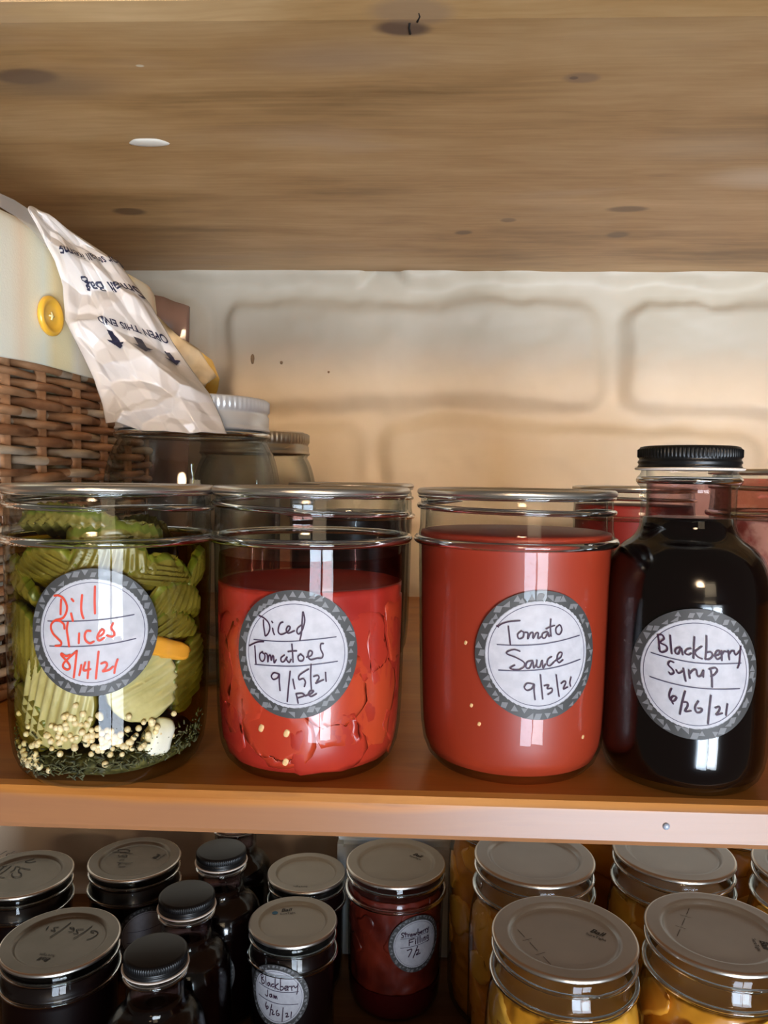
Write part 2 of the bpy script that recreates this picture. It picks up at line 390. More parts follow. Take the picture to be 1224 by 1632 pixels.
for k, (s, dz) in enumerate(((1.0, 0.0), (0.95, -0.0005), (0.7, -0.0011), (0.3, -0.0015))):
    rings.append([bm.verts.new((-0.1705 + s * 0.0125 * math.cos(a) * (1 + .12 * math.sin(3 * a)), 0.4914 + s * 0.0062 * math.sin(a) * (1 + .1 * math.cos(2 * a)), Z_TOP + dz)) for a in [2 * PI * i / 24 for i in range(24)]])
for A, B in zip(rings, rings[1:]):
    for i in range(24): bm.faces.new((A[i], B[i], B[(i + 1) % 24], A[(i + 1) % 24]))
bm.faces.new(rings[-1][::-1])
sp = link('filler_patch', bm, mat('white_filler', (0.82, 0.74, 0.62), 0.35), us); sp['label'] = 'white dab of filler on the underside'
# split in the edge knot
bm = bmesh.new()
tube(bm, [on_z(668, 8, 0.3353), on_z(667, 18, 0.3345), on_z(669, 26, 0.3338), on_z(665, 35, 0.3331)], 0.0005, 6)
tube(bm, [on_z(653, 37, 0.3331), on_z(652, 45, 0.3331), on_z(654, 54, 0.3331)], 0.0005, 6)
ck = link('knot_split', bm, mat('split_dark', (0.01, 0.006, 0.004), 0.9), us); ck['label'] = 'dark split in the knot at the front edge'

main_mat = wood('varnished_pine', (0.36, 0.125, 0.022), (0.48, 0.19, 0.038), (0.58, 0.26, 0.060), rough=0.33, spec=0.45,
    knots=[(0.20, 0.40, 0.01, 0.006, (0.15, 0.05, 0.015), .6)], edge=(-0.0035, -0.0065, (0.28, 0.130, 0.062)), streaks=(16.0, (0.6, 1.5, 7.0), (0.17, 0.070, 0.030), 0.95))
bm = bmesh.new()
extrude_profile_x(bm, [(0.2995, 0.0), (0.2968, -0.0012), (0.2956, -0.004), (0.2954, -0.016), (0.2964, -0.018), (0.3, -0.0185), (WALL_Y - 0.004, -0.0185), (WALL_Y - 0.004, 0.0)], -0.759, 0.759)
ms = link('wooden_shelf', bm, main_mat, smooth=False)
tag(ms, 'middle varnished orange pine shelf board carrying the labelled pint jars', 'shelf')
bm = bmesh.new(); lathe(bm, [(0, 0.0008), (0.0009, 0.0006), (0.0014, 0.0), (0.0014, -0.004)], 20)
nl = link('nail', bm, mat('nail_steel', (0.42, 0.47, 0.56), 0.3, 0.2), ms); nl.location = (0.0998, 0.2953, -0.0097); nl.rotation_euler = (PI / 2, 0, 0)
low_mat = wood('lower_pine', (0.13, 0.055, 0.018), (0.19, 0.085, 0.028), (0.25, 0.12, 0.045), rough=0.5)
bm = bmesh.new()
extrude_profile_x(bm, [(0.296, Z_LOW), (0.2954, Z_LOW - 0.003), (0.2954, Z_LOW - 0.018), (WALL_Y - 0.004, Z_LOW - 0.018), (WALL_Y - 0.004, Z_LOW)], -0.759, 0.759)
ls = link('wooden_shelf', bm, low_mat, smooth=False)
tag(ls, 'lowest dim brown shelf board under the jam and peach jars', 'shelf')

# ------------------------------------------------------------------ jar building
def densify(path, step):
    out = [path[0]]
    for a, b in zip(path, path[1:]):
        L = math.hypot(b[0] - a[0], b[1] - a[1]); n = max(1, int(L / step))
        for k in range(1, n + 1): out.append((a[0] + (b[0] - a[0]) * k / n, a[1] + (b[1] - a[1]) * k / n))
    return out

def catmull(pts, n=6):
    if len(pts) < 3: return densify(pts, 0.06)
    return smooth_prof(pts, n)

def ribbon(bm, path, w, fmap, mi, taper=False):
    """flat stroke of half-width w along a 2-D path, mapped to the surface by fmap"""
    L = []; R_ = []
    n = len(path)
    for i, p in enumerate(path):
        q0 = path[max(i - 1, 0)]; q1 = path[min(i + 1, n - 1)]
        dx, dy = q1[0] - q0[0], q1[1] - q0[1]; l = math.hypot(dx, dy) or 1
        nx, ny = -dy / l * w, dx / l * w
        L.append(bm.verts.new(fmap(p[0] + nx, p[1] + ny))); R_.append(bm.verts.new(fmap(p[0] - nx, p[1] - ny)))
    for i in range(n - 1):
        f = bm.faces.new((L[i], R_[i], R_[i + 1], L[i + 1])); f.material_index = mi
    # round ends
    for p in (path[0], path[-1]):
        vs = [bm.verts.new(fmap(p[0] + w * math.cos(a), p[1] + w * math.sin(a))) for a in [2 * PI * k / 8 for k in range(8)]]
        f = bm.faces.new(vs); f.material_index = mi

def sticker(parent, r, theta, zc, R, ink, strokes, lines, seed=0, wid=0.018, plain=False):
    """round sticker wrapped on a cylinder of radius r. stroke coordinates: unit = outer radius"""
    rng = random.Random(seed); bm = bmesh.new()
    def fm(off):
        def f(a, b):
            t = theta + a * R / r; q = r + off
            return (q * math.sin(t), -q * math.cos(t), zc + b * R)
        return f
    def disc(r0, r1, off, mi, seg=64, nr=4):
        f = fm(off); rings = []
        for k in range(nr + 1):
            q = r0 + (r1 - r0) * k / nr
            rings.append([bm.verts.new(f(q * math.cos(2 * PI * i / seg), q * math.sin(2 * PI * i / seg))) for i in range(seg)])
        for A, B in zip(rings, rings[1:]):
            for i in range(seg):
                g = bm.faces.new((A[i], B[i], B[(i + 1) % seg], A[(i + 1) % seg])); g.material_index = mi
        if r0 < 0.02:
            g = bm.faces.new(rings[0]); g.material_index = mi
    disc(0.01, 0.838, 0.00022, 0, nr=10)
    disc(0.83, 1.0, 0.00022, 1, nr=3)
    disc(0.778, 0.788, 0.00030, 3, nr=1)
    # scattered triangles on the ring
    f = fm(0.00032)
    for k in range(44):
        a = 2 * PI * (k + rng.uniform(-.3, .3)) / 44; q = rng.choice((0.885, 0.95, 0.90, 0.94)); s = rng.uniform(0.044, 0.064)
        cx, cy = q * math.cos(a), q * math.sin(a); fl = rng.choice((1, 1, -1)); 
        tri = [(-s, -s * .85 * fl), (s, -s * .85 * fl), (rng.choice((0, 0, s)), s * .85 * fl)]
        if rng.random() < 0.3: tri = [(-s, -s * .8), (s * .6, -s * .8), (s * 1.2, s * .8), (-s * .4, s * .8)]
        P = [(cx + x, cy + y) for x, y in tri]
        P2 = []
        for x, y in P:
            h = math.hypot(x, y); c = min(max(h, 0.842), 0.998) / h; P2.append((x * c, y * c))
        try: g = bm.faces.new([bm.verts.new(f(*p)) for p in P2]); g.material_index = 2
        except Exception: pass
    f = fm(0.00042)
    for l in lines: ribbon(bm, densify(catmull(l, 6), 0.05), 0.0085, f, 3)
    f = fm(0.00055)
    for s_ in strokes: ribbon(bm, catmull(s_, 6), wid, f, 4)
    bmesh.ops.recalc_face_normals(bm, faces=bm.faces)
    o = link('paper_label', bm, [PAPER, RING, TRI, LINE, ink], parent)
    return o

def trace(lst, cx, cy, rx, ry):
    """strokes in crop pixels of a label whose white disc is centred cx,cy -> unit of outer radius"""
    k = 0.838
    return [[((x - cx) / rx * k, -(y - cy) / ry * k) for x, y in s] for s in lst]

DILL_S = trace([
 [(232,282),(270,278),(315,300),(348,360),(352,410),(335,460),(305,495),(245,512)], [(298,315),(294,390),(292,455)],
 [(396,308),(412,328)], [(390,445),(398,480),(406,515)], [(490,270),(482,380),(488,450),(502,490)], [(603,190),(600,320),(602,445)],
 [(328,590),(322,550),(290,522),(245,515),(205,545),(195,590),(215,640),(260,685),(295,720),(288,750),(240,757)],
 [(360,530),(350,600),(362,690),(370,758)], [(462,635),(460,680),(458,725)], [(562,612),(530,612),(512,650),(520,700),(555,728),(590,712)],
 [(635,665),(665,648),(680,615),(660,600),(632,640),(622,680),(640,705),(680,680)], [(758,545),(742,590),(765,630),(768,660),(740,672),(705,658)],
 [(440,800),(350,885),(315,925),(315,960),(350,980),(375,965),(370,930),(330,880),(296,842),(302,828),(340,850),(378,838)],
 [(440,800),(430,900),(412,1052)], [(480,935),(472,980),(462,1030)], [(515,910),(500,985),(560,975)], [(548,905),(542,980),(535,1060)],
 [(632,810),(620,930),(608,1065)], [(655,925),(690,915),(705,938),(690,975),(668,1000),(720,990),(755,962)], [(797,895),(780,950),(768,1022)]], 578, 628, 502, 510)
DILL_L = trace([[(160,525),(300,522),(560,512),(760,497),(945,475)], [(178,762),(400,760),(640,748),(800,733),(960,708)]], 578, 628, 502, 510)
DICED_S = trace([
 [(250,272),(300,290),(345,330),(362,385),(345,440),(318,465),(310,430),(300,370),(297,310)], [(380,318),(388,330)], [(388,385),(395,420),(405,445)],
 [(485,320),(462,332),(445,375),(444,420),(470,440),(515,420),(545,390),(550,362),(530,360),(516,395),(535,425),(590,400)],
 [(650,345),(620,372),(612,410),(630,430),(660,390),(680,300),(665,215),(658,300),(655,400),(640,490)],
 [(150,580),(200,550),(250,530),(300,523)], [(208,575),(215,660),(222,745)], [(290,622),(262,650),(265,700),(290,718),(312,690),(312,650),(285,632)],
 [(318,635),(338,650),(345,720),(352,665),(368,650),(378,700),(388,660),(400,660),(405,722),(425,690)], [(500,640),(470,670),(475,705),(500,700),(525,655),(522,685),(545,710),(562,680)],
 [(568,530),(575,620),(580,705)], [(535,605),(572,598),(610,595)], [(650,625),(625,650),(635,690),(665,690),(675,655),(645,625)],
 [(700,655),(740,640),(750,605),(725,595),(712,640),(735,680),(790,668),(835,665),(845,630),(825,580),(825,532),(848,525)],
 [(455,830),(405,820),(380,855),(400,885),(440,865),(455,830),(455,900),(463,988)], [(555,795),(545,900),(530,1092)], [(580,875),(588,920),(597,965)],
 [(718,772),(640,830),(635,875),(672,865),(692,900),(682,942)], [(740,725),(738,850),(745,965)], [(765,845),(800,835),(812,860),(792,898),(785,912),(830,890),(852,880)], [(870,808),(872,850),(876,895)],
 [(610,1015),(620,1060),(628,1105)], [(610,1015),(662,1010),(682,1032),(625,1055)], [(690,1035),(740,1015),(765,988),(738,985),(720,1018),(745,1040),(790,1015)]], 591, 633, 491, 526)
DICED_L = trace([[(195,513),(500,508),(700,490),(965,465)], [(207,758),(400,752),(600,745),(800,725),(980,706)]], 591, 633, 491, 526)
SAUCE_S = trace([
 [(265,352),(300,325),(360,302),(445,290)], [(252,350),(266,360)], [(350,345),(360,430),(370,520)], [(460,385),(430,420),(440,460),(475,445),(480,400),(455,388)],
 [(490,400),(515,405),(515,460),(535,410),(558,402),(560,455),(585,405),(603,405),(602,455),(628,440)], [(680,390),(642,408),(638,445),(662,450),(690,400),(694,438),(715,420)],
 [(710,272),(708,350),(716,435)], [(670,365),(705,348),(745,335)], [(790,330),(760,360),(765,410),(795,420),(815,380),(800,335)],
 [(450,578),(400,565),(345,590),(348,612),(420,640),(485,680),(490,722),(440,755),(372,745),(410,712)], [(560,665),(515,680),(505,730),(535,735),(562,672),(570,735),(592,700)],
 [(597,660),(597,722),(625,722),(642,662),(650,735),(672,700)], [(725,630),(695,652),(686,700),(712,715),(750,680)], [(758,672),(810,640),(820,597),(790,600),(775,655),(795,690),(832,665)],
 [(578,890),(520,880),(495,920),(520,948),(560,930),(578,890),(578,950),(588,1035)], [(630,800),(640,900),(655,1030)], [(665,905),(705,897),(692,932),(733,932),(735,965),(700,988)],
 [(772,805),(785,900),(803,1012)], [(820,890),(855,870),(865,892),(842,945),(885,930)], [(918,838),(908,890),(916,925)]], 621, 617, 471, 515)
SAUCE_L = trace([[(258,528),(480,522),(700,500),(1000,445)], [(275,770),(500,762),(750,735),(1015,678)]], 621, 617, 471, 515)
BERRY_NAME = [
 [(265,285),(275,350),(285,435)], [(260,280),(300,275),(318,310),(285,348),(340,375),(345,415),(300,440),(275,405)], [(370,270),(378,350),(388,440)],
 [(455,370),(420,395),(420,430),(445,435),(465,380),(480,440)], [(545,375),(510,390),(500,425),(530,435),(550,420)], [(572,265),(570,370),(570,465)], [(635,350),(582,405),(600,445),(640,465)],
 [(672,250),(675,360),(670,470)], [(675,405),(715,400),(730,435),(700,468),(668,465)], [(745,435),(785,420),(790,388),(765,390),(752,430),(770,465),(800,450)],
 [(805,385),(810,430),(812,475)], [(812,420),(830,392),(852,395)], [(868,385),(876,430),(880,468)], [(880,415),(900,388),(918,390)], [(922,385),(940,425),(982,390)], [(990,345),(985,440),(980,510),(965,548)]]
BERRY_DATE = [[(395,770),(378,830),(390,880),(420,885),(440,850),(415,840),(395,870),(412,912)], [(510,780),(490,880),(472,1003)], [(500,885),(530,885),(535,920),(515,970),(562,960)],
 [(622,865),(597,920),(610,970),(645,965),(655,935),(622,932)], [(727,805),(718,930),(710,1070)], [(770,920),(805,910),(805,945),(778,985),(832,970)], [(878,885),(872,940),(868,990)]]
SYRUP_WORD = [[(405,520),(375,515),(362,550),(400,590),(410,620),(385,638),(372,622)], [(430,590),(450,618),(488,592)], [(490,570),(500,630),(512,685)], [(535,580),(540,620),(545,655)], [(545,610),(570,577),(595,572),(610,630),(640,620),(655,570),(656,635)],
 [(720,570),(730,640),(735,725)], [(705,560),(755,545),(775,572),(750,610),(722,625)]]
JAM_WORD = [[(420,530),(420,630),(395,650),(370,630)], [(505,585),(470,595),(465,635),(490,640),(510,590),(515,645)], [(545,590),(550,650),(570,595),(580,650),(600,595),(612,650)]]
BERRY_L = [[(205,458),(400,488),(620,508),(1000,505)], [(200,690),(400,722),(620,742),(995,745)]]
tb = lambda l: trace(l, 600, 617, 500, 515)
STRAW_S = trace([
 [(330,330),(290,320),(265,345),(300,375),(310,405),(270,415)], [(350,310),(355,410)], [(330,350),(385,345)], [(400,360),(405,410)], [(405,375),(430,355)], [(480,360),(450,375),(455,405),(480,400),(490,365),(495,410)],
 [(515,360),(530,405),(550,365),(565,405),(590,355)], [(620,280),(622,400),(660,395),(655,360),(622,370)], [(680,380),(715,370),(700,350),(680,385),(715,400)], [(740,350),(745,400)], [(742,370),(770,345)], [(800,345),(805,395)], [(805,365),(830,340)], [(850,340),(870,380)], [(900,330),(860,440)],
 [(430,480),(430,600)], [(425,485),(540,470)], [(430,540),(510,530)], [(570,520),(572,595)], [(572,490),(575,494)], [(620,460),(622,590)], [(670,455),(672,585)], [(720,510),(724,580)], [(765,510),(770,580)], [(768,530),(800,505),(810,575)], [(880,500),(845,520),(855,560),(885,545),(885,500),(890,610),(850,615)],
 [(390,700),(490,690),(420,840)], [(620,650),(520,880)], [(590,740),(640,730),(640,775),(590,830),(680,815)]], 600, 600, 500, 500)
STRAW_L = trace([[(250,450),(500,445),(900,420)], [(250,640),(500,635),(920,610)]], 600, 600, 500, 500)
BLANK_L = trace([[(220,490),(600,495),(980,480)], [(220,720),(600,725),(980,710)]], 600, 600, 500, 500)

def text_mesh(body, size, shear=0.0, bold=0.0):
    c = bpy.data.curves.new('txt', 'FONT'); c.body = body; c.size = size; c.align_x = 'CENTER'; c.align_y = 'CENTER'; c.shear = shear; c.offset = bold; c.resolution_u = 3
    o = bpy.data.objects.new('txt', c); COL.objects.link(o); bpy.context.view_layer.update()
    dg = bpy.context.evaluated_depsgraph_get(); me = o.evaluated_get(dg).to_mesh()
    V = [tuple(v.co[:2]) for v in me.vertices]; Fs = [tuple(p.vertices) for p in me.polygons]
    o.evaluated_get(dg).to_mesh_clear(); bpy.data.objects.remove(o); bpy.data.curves.remove(c)
    return V, Fs
BALL = text_mesh('Ball', 0.0060, 0.25, 0.00012); SURE = text_mesh('SureTight', 0.0032, 0, 0.00002)

def lid_on(parent, z, R=0.043, m=None, ang=None, logo_at=(0.0, 0.0), dashes=None, dot=None, marks=None, wide=0.0017):
    """flat two-piece canning lid without its band; marks = strokes in lid-plane metres"""
    m = m or STEEL; bm = bmesh.new(); k = R / 0.043
    lathe(bm, [(0.0, z - 0.0023), (0.014 * k, z - 0.0021), (0.029 * k, z - 0.0019), (0.0303 * k, z - 0.0019), (0.0314 * k, z - 0.0014), (0.0325 * k, z + 0.0003), (0.0336 * k, z + 0.0009), (0.0345 * k, z + 0.0009)], 80, 0)
    lathe(bm, [(0.0345 * k, z + 0.0009), (0.0375 * k, z + 0.0008), (0.0405 * k, z + 0.0009), (0.0414 * k, z + 0.0009)], 80, 0)
    lathe(bm, [(0.0414 * k, z + 0.0009), (0.0420 * k, z + 0.0008), (0.0426 * k, z + 0.0004), (R, z - 0.0004), (R, z - 0.0012), (0.0425 * k, z - 0.0019), (0.0408 * k, z - 0.0020)], 80, 1)
    bmesh.ops.remove_doubles(bm, verts=bm.verts, dist=1e-6)
    o = sharp(link('lid', bm, [m, STEEL_BRIGHT], parent), 30)
    zz = z - 0.0017
    if ang is not None:
        bm = bmesh.new(); ca, sa = math.cos(ang), math.sin(ang)
        def put(V, Fs, ox, oy):
            vs = [bm.verts.new((logo_at[0] + (x + ox) * ca - (y + oy) * sa, logo_at[1] + (x + ox) * sa + (y + oy) * ca, zz)) for x, y in V]
            for f in Fs:
                try: bm.faces.new([vs[i] for i in f])
                except Exception: pass
        put(*BALL, 0, 0.0022); put(*SURE, 0.001, -0.0026)
        link('printed_logo', bm, INK_LID, o, smooth=False)
    fm = lambda a, b: (a, b, zz)
    if dashes:
        bm = bmesh.new()
        for d in dashes: ribbon(bm, densify(d, 0.004), 0.00016, fm, 0)
        link('printed_date_line', bm, INK_LID, o, smooth=False)
    if dot:
        bm = bmesh.new(); x, y, mm = dot
        bm.faces.new([bm.verts.new((x + 0.0024 * math.cos(a), y + 0.0024 * math.sin(a), zz)) for a in [2 * PI * i / 20 for i in range(20)]])
        link('seal_dot', bm, mm, o, smooth=False)
    if marks:
        bm = bmesh.new(); fm = lambda a, b: (a, b, zz + 0.0001)
        for s_ in marks: ribbon(bm, catmull(s_, 5), 0.00042, fm, 0)
        link('handwriting', bm, INK_LID, o, smooth=False)
    return o

def pint_profile(k=1.0):
    """wide-mouth pint: outside of the glass, base to rim"""
    return [(0.0, 0.0022), (0.024, 0.0020), (0.0285, 0.0008), (0.0310, 0.0), (0.0338, 0.0012), (0.0368, 0.0045), (0.0388, 0.0095), (0.0398, 0.016), (0.0404, 0.026), (0.0409, 0.045), (0.0413, 0.065), (0.0417, 0.086), (0.0417, 0.0915),
            (0.0418, 0.0935), (0.0422, 0.0960), (0.0422, 0.0990), (0.0418, 0.1015), (0.0416, 0.1030), (0.0415, 0.1120), (0.0412, 0.1145), (0.0408, 0.1162), (0.0398, 0.1168)]
def quart_profile():
    return [(0.0, 0.0025), (0.030, 0.0022), (0.0345, 0.0), (0.040, 0.003), (0.0440, 0.010), (0.0457, 0.020), (0.0462, 0.060), (0.0463, 0.110), (0.0460, 0.125), (0.0450, 0.137), (0.0432, 0.146), (0.0418, 0.1515),
            (0.0420, 0.1530), (0.0430, 0.1542), (0.0439, 0.1556), (0.0440, 0.1570), (0.0432, 0.1583), (0.0420, 0.1592), (0.0416, 0.1610), (0.0414, 0.1720), (0.0410, 0.1748), (0.0400, 0.1768)]
def half_profile(R, H):
    k = R / 0.0425
    p = [(0.0, 0.002), (0.028, 0.002), (0.031, 0.0), (0.036, 0.002), (0.0395, 0.008), (0.0405, 0.016), (0.0412, H - 0.030), (0.0414, H - 0.026), (0.0422, H - 0.0245), (0.0428, H - 0.023), (0.0424, H - 0.0213), (0.0414, H - 0.0200), (0.0412, H - 0.006), (0.0408, H - 0.003), (0.0398, H - 0.0018)]
    return [(r * k, z) for r, z in p]

def radius_at(prof, z):
    best = 0.0
    for (r0, z0), (r1, z1) in zip(prof, prof[1:]):
        if z1 > z0 and z0 <= z <= z1: best = r0 + (r1 - r0) * (z - z0) / (z1 - z0)
    return best or prof[-1][0]

def torus(bm, R, z, r, mi, seg=96, sides=12):
    ring = [[bm.verts.new(((R + r * math.cos(q)) * math.sin(a), -(R + r * math.cos(q)) * math.cos(a), z + r * 0.95 * math.sin(q))) for q in [2 * PI * j / sides for j in range(sides)]] for a in [2 * PI * i / seg for i in range(seg)]]
    for i in range(seg):
        A, B = ring[i], ring[(i + 1) % seg]
        for j in range(sides):
            f = bm.faces.new((A[j], A[(j + 1) % sides], B[(j + 1) % sides], B[j])); f.material_index = mi

def glass_jar(parent, prof, neck, threads=(), inner_from=None, m=None, thick=0.0024, seg=80, beads=()):
    """outer wall, rim and - above the contents - the inner wall; moulded screw threads"""
    bm = bmesh.new(); lathe(bm, prof, seg)
    rr, zr = prof[-1]
    if inner_from is not None:
        inn = [(rr, zr), (rr - 0.0012, zr - 0.0004)]
        for (r, z) in reversed(prof):
            if z < zr - 0.002 and z > inner_from + 0.001 and r > 0.02: inn.append((min(r, neck + 0.0015) - thick if z > inner_from else r - thick, z))
        inn.append((radius_at(prof, inner_from) - thick, inner_from))
        lathe(bm, inn, seg)
    for (z, a0, a1) in threads:
        pts = []; n = 60
        for i in range(n + 1):
            t = i / n; a = math.radians(a0 + (a1 - a0) * t); pts.append(((neck + 0.0002) * math.sin(a), -(neck + 0.0002) * math.cos(a), z - 0.0035 * t))
        tube(bm, pts, lambda i: 0.0013 * min(1.0, 0.25 + min(i, n - i) / 5.0), 10, 1)
    for (R_, z_, r_) in beads: torus(bm, R_, z_, r_, 1)
    return link('glass_body', bm, [m or GLASS, BEAD], parent)

def fill(parent, name, prof, z_top, m, gap=0.0012, lump=0.0, seed=0, seg=80, z_base=0.0032, dome=0.0):
    """contents: follows the inside of the glass up to z_top"""
    pts = [(0.0, z_base)]
    for (r, z) in prof:
        if z <= 0.0022 or z >= z_top: continue
        q = (r - gap, max(z + 0.0008, z_base))
        if q[0] > 0.005: pts.append(q)
    pts.append((radius_at(prof, z_top) - gap, z_top - 0.0004))
    # densify vertical walls so lumps show
    out = []
    for a, b in zip(pts, pts[1:]):
        n = max(1, int(math.hypot(b[0] - a[0], b[1] - a[1]) / (0.002 if lump else 0.02)))
        for k in range(n): out.append((a[0] + (b[0] - a[0]) * k / n, a[1] + (b[1] - a[1]) * k / n))
    out.append(pts[-1]); rt = pts[-1][0]
    out += [(rt * 0.97, z_top), (rt * 0.6, z_top + dome * .7), (rt * 0.3, z_top + dome), (0.0, z_top + dome)]
    bm = bmesh.new()
    rf = (lambda a, r, z: -abs(lump * fbm(math.sin(a) * r * 70 + seed, math.cos(a) * r * 70, z * 60, 2))) if lump else None
    lathe(bm, out, seg, 0, rf)
    return link(name, bm, m, parent)

def blob(bm, c, rad, rot, prof_r, rot_seed=0, rough=0.12, sub=2, mi=0, gap=0.0013, zmin=0.0035, zmax=1.0, freq=1.6):
    """irregular lump pressed against the glass: vertices outside the jar are pulled in to the wall"""
    r = bmesh.ops.create_icosphere(bm, subdivisions=sub, radius=1.0)
    Rm = Matrix.Rotation(rot[2], 3, 'Z') @ Matrix.Rotation(rot[0], 3, 'X') @ Matrix.Rotation(rot[1], 3, 'Y')
    for v in r['verts']:
        p = v.co.copy(); k = 1 + rough * noise.noise(p * freq + Vector((rot_seed * 3.1, rot_seed * 1.7, 0)))
        # squarer than a sphere
        q = Vector([math.copysign(abs(x) ** 0.75, x) for x in p])
        q = Vector((q.x * rad[0], q.y * rad[1], q.z * rad[2])) * k
        q = Rm @ q + Vector(c)
        q.z = min(max(q.z, zmin), zmax)
        lim = prof_r(q.z) - gap; h = math.hypot(q.x, q.y)
        if h > lim: q.x *= lim / h; q.y *= lim / h
        v.co = q
    for f in {f for v in r['verts'] for f in v.link_faces}: f.material_index = mi

def pieces(parent, name, n, prof, z0, z1, size, mats, seed, gap=0.0013, th_range=(-110, 110), rough=0.3, label=None):
    rng = random.Random(seed); pr = lambda z: radius_at(prof, max(min(z, prof[-1][1]), 0.006))
    for k in range(n):
        a = math.radians(th_range[0] + (th_range[1] - th_range[0]) * ((k * 0.618034 + rng.uniform(-.04, .04)) % 1.0))
        z = z0 + (z1 - z0) * ((k + 0.5) / n)
        s = rng.uniform(0.8, 1.2); rw = pr(z) - gap
        rad = (size[0] * s * rng.uniform(.8, 1.2), size[1] * s, size[2] * s * rng.uniform(.8, 1.25))
        d = rw - rad[1] * 0.55
        bm = bmesh.new()
        blob(bm, (d * math.sin(a), -d * math.cos(a), z), rad, (rng.uniform(-.35, .35), rng.uniform(-.8, .8), a), pr, seed + k, rough, 3, 0, gap, zmax=z1 + size[2] * .5)
        o = link(name, bm, rng.choice(mats), parent)

# ---- main shelf: dill pickle slices
PINT = pint_profile(); PB = ((0.0424, 0.0972, 0.0019), (0.0417, 0.1158, 0.0009))
G_FRONT = 'jars at the front of the middle shelf'
t = thing('canning_jar', 'pint jar of green dill pickle slices with a red handwritten label', 'jar', (-0.1284, 0.3232, 0.0), 'labelled pint jars in the front row')
glass_jar(t, PINT, 0.0416, ((0.1135, -200, 20), (0.1105, 40, 220)), 0.100, beads=PB)
lid_on(t, 0.1184, 0.0432)
fill(t, 'brine', PINT, 0.0985, BRINE, gap=0.0008)
def pickle(theta, z, rad, tilt, spin, mats, seed, off=0.004, thick=0.0028):
    """crinkle-cut slice leaning against the glass"""
    bm = bmesh.new(); seg = 64; nr = 18; rg = random.Random(seed)
    grid = []
    el = rg.uniform(0.85, 1.05); ph = rg.uniform(0, 6)
    Rm = Matrix.Rotation(theta, 3, 'Z') @ Matrix.Rotation(tilt, 3, 'X') @ Matrix.Rotation(spin, 3, 'Y')
    a0 = 0.0385 - off
    ctr = Vector((a0 * math.sin(theta), -a0 * math.cos(theta), z))
    def P(x, zz, side):
        cr = 0.00075 * math.sin(x / 0.0042 * 2 * PI)
        p = Vector((x, side * thick + cr, zz)); p = Rm @ p + ctr
        p.z = min(max(p.z, 0.006), 0.1145)
        lim = radius_at(PINT, p.z) - 0.0030 + cr * 0.9 - 0.0024 * (side > 0); h = math.hypot(p.x, p.y)
        if h > lim: p.x *= lim / h; p.y *= lim / h
        return p
    sides = []
    for side in (-1, 1):
        rings = [[bm.verts.new(P(0, 0, side))]]
        for k in range(1, nr + 1):
            q = rad * k / nr
            rings.append([bm.verts.new(P(q * math.cos(2 * PI * i / seg) * (1 + .05 * math.sin(2 * (2 * PI * i / seg) + ph)), q * el * math.sin(2 * PI * i / seg), side * (1 if k < nr else .55))) for i in range(seg)])
        for A, B in zip(rings, rings[1:]):
            for i in range(seg):
                j = (i + 1) % seg
                f = bm.faces.new((A[0], B[i], B[j])) if len(A) == 1 else bm.faces.new((A[i], B[i], B[j], A[j]))
                f.material_index = 0
        sides.append(rings[-1])
    for i in range(seg):
        j = (i + 1) % seg; f = bm.faces.new((sides[0][i], sides[0][j], sides[1][j], sides[1][i])); f.material_index = 1
    bmesh.ops.recalc_face_normals(bm, faces=bm.faces)
    return link('pickle_slice', bm, mats, t)
fl = [PICKLE_FLESH, PICKLE_OLIVE]; ol = [PICKLE_OLIVE, PICKLE_SKIN]
rd = math.radians
for k, (th, z, ra, ti, spn, mm) in enumerate([(-14, 0.036, 0.019, 0.12, 0.3, fl), (40, 0.042, 0.017, 0.05, 1.2, fl), (-42, 0.026, 0.014, 0.3, 2.0, ol), (66, 0.070, 0.018, 0.9, .4, ol), (50, 0.082, 0.019, 1.1, 1.9, ol),
        (58, 0.060, 0.017, 1.0, 0.9, ol), (20, 0.088, 0.019, 0.9, .2, ol), (-20, 0.086, 0.019, 1.0, 2.2, ol), (-55, 0.078, 0.018, .8, 1.0, ol), (-48, 0.056, 0.018, .25, .1, ol), (10, 0.072, 0.018, .5, .8, ol), (85, 0.040, 0.017, .3, 1.4, ol),
        (-85, 0.040, 0.018, .3, 1.4, ol), (-100, 0.075, 0.018, .8, .7, ol), (100, 0.080, 0.018, .7, .2, ol), (150, 0.05, 0.02, .3, .6, ol), (-150, 0.07, 0.02, .3, .6, ol), (180, .09, .02, .8, .2, ol)]):
    pickle(rd(th), z, ra, ti, spn, mm, k, off=0.002 + 0.001 * (k % 3))
pickle(rd(-10), 0.104, 0.021, 1.25, 0.4, ol, 50, 0.010); pickle(rd(25), 0.099, 0.020, 1.35, 1.4, ol, 51, 0.012)
bm = bmesh.new(); blob(bm, (0.037 * math.sin(rd(55)), -0.037 * math.cos(rd(55)), 0.054), (0.012, 0.003, 0.004), (0, 0.35, rd(55)), lambda z: radius_at(PINT, z), 3, .2, 3)
link('pepper_strip', bm, PEPPER, t)['label'] = 'orange strip of pepper'
pr_p = lambda z: radius_at(PINT, max(z, 0.006))
bm = bmesh.new()   # settled dill weed
rng = random.Random(5)
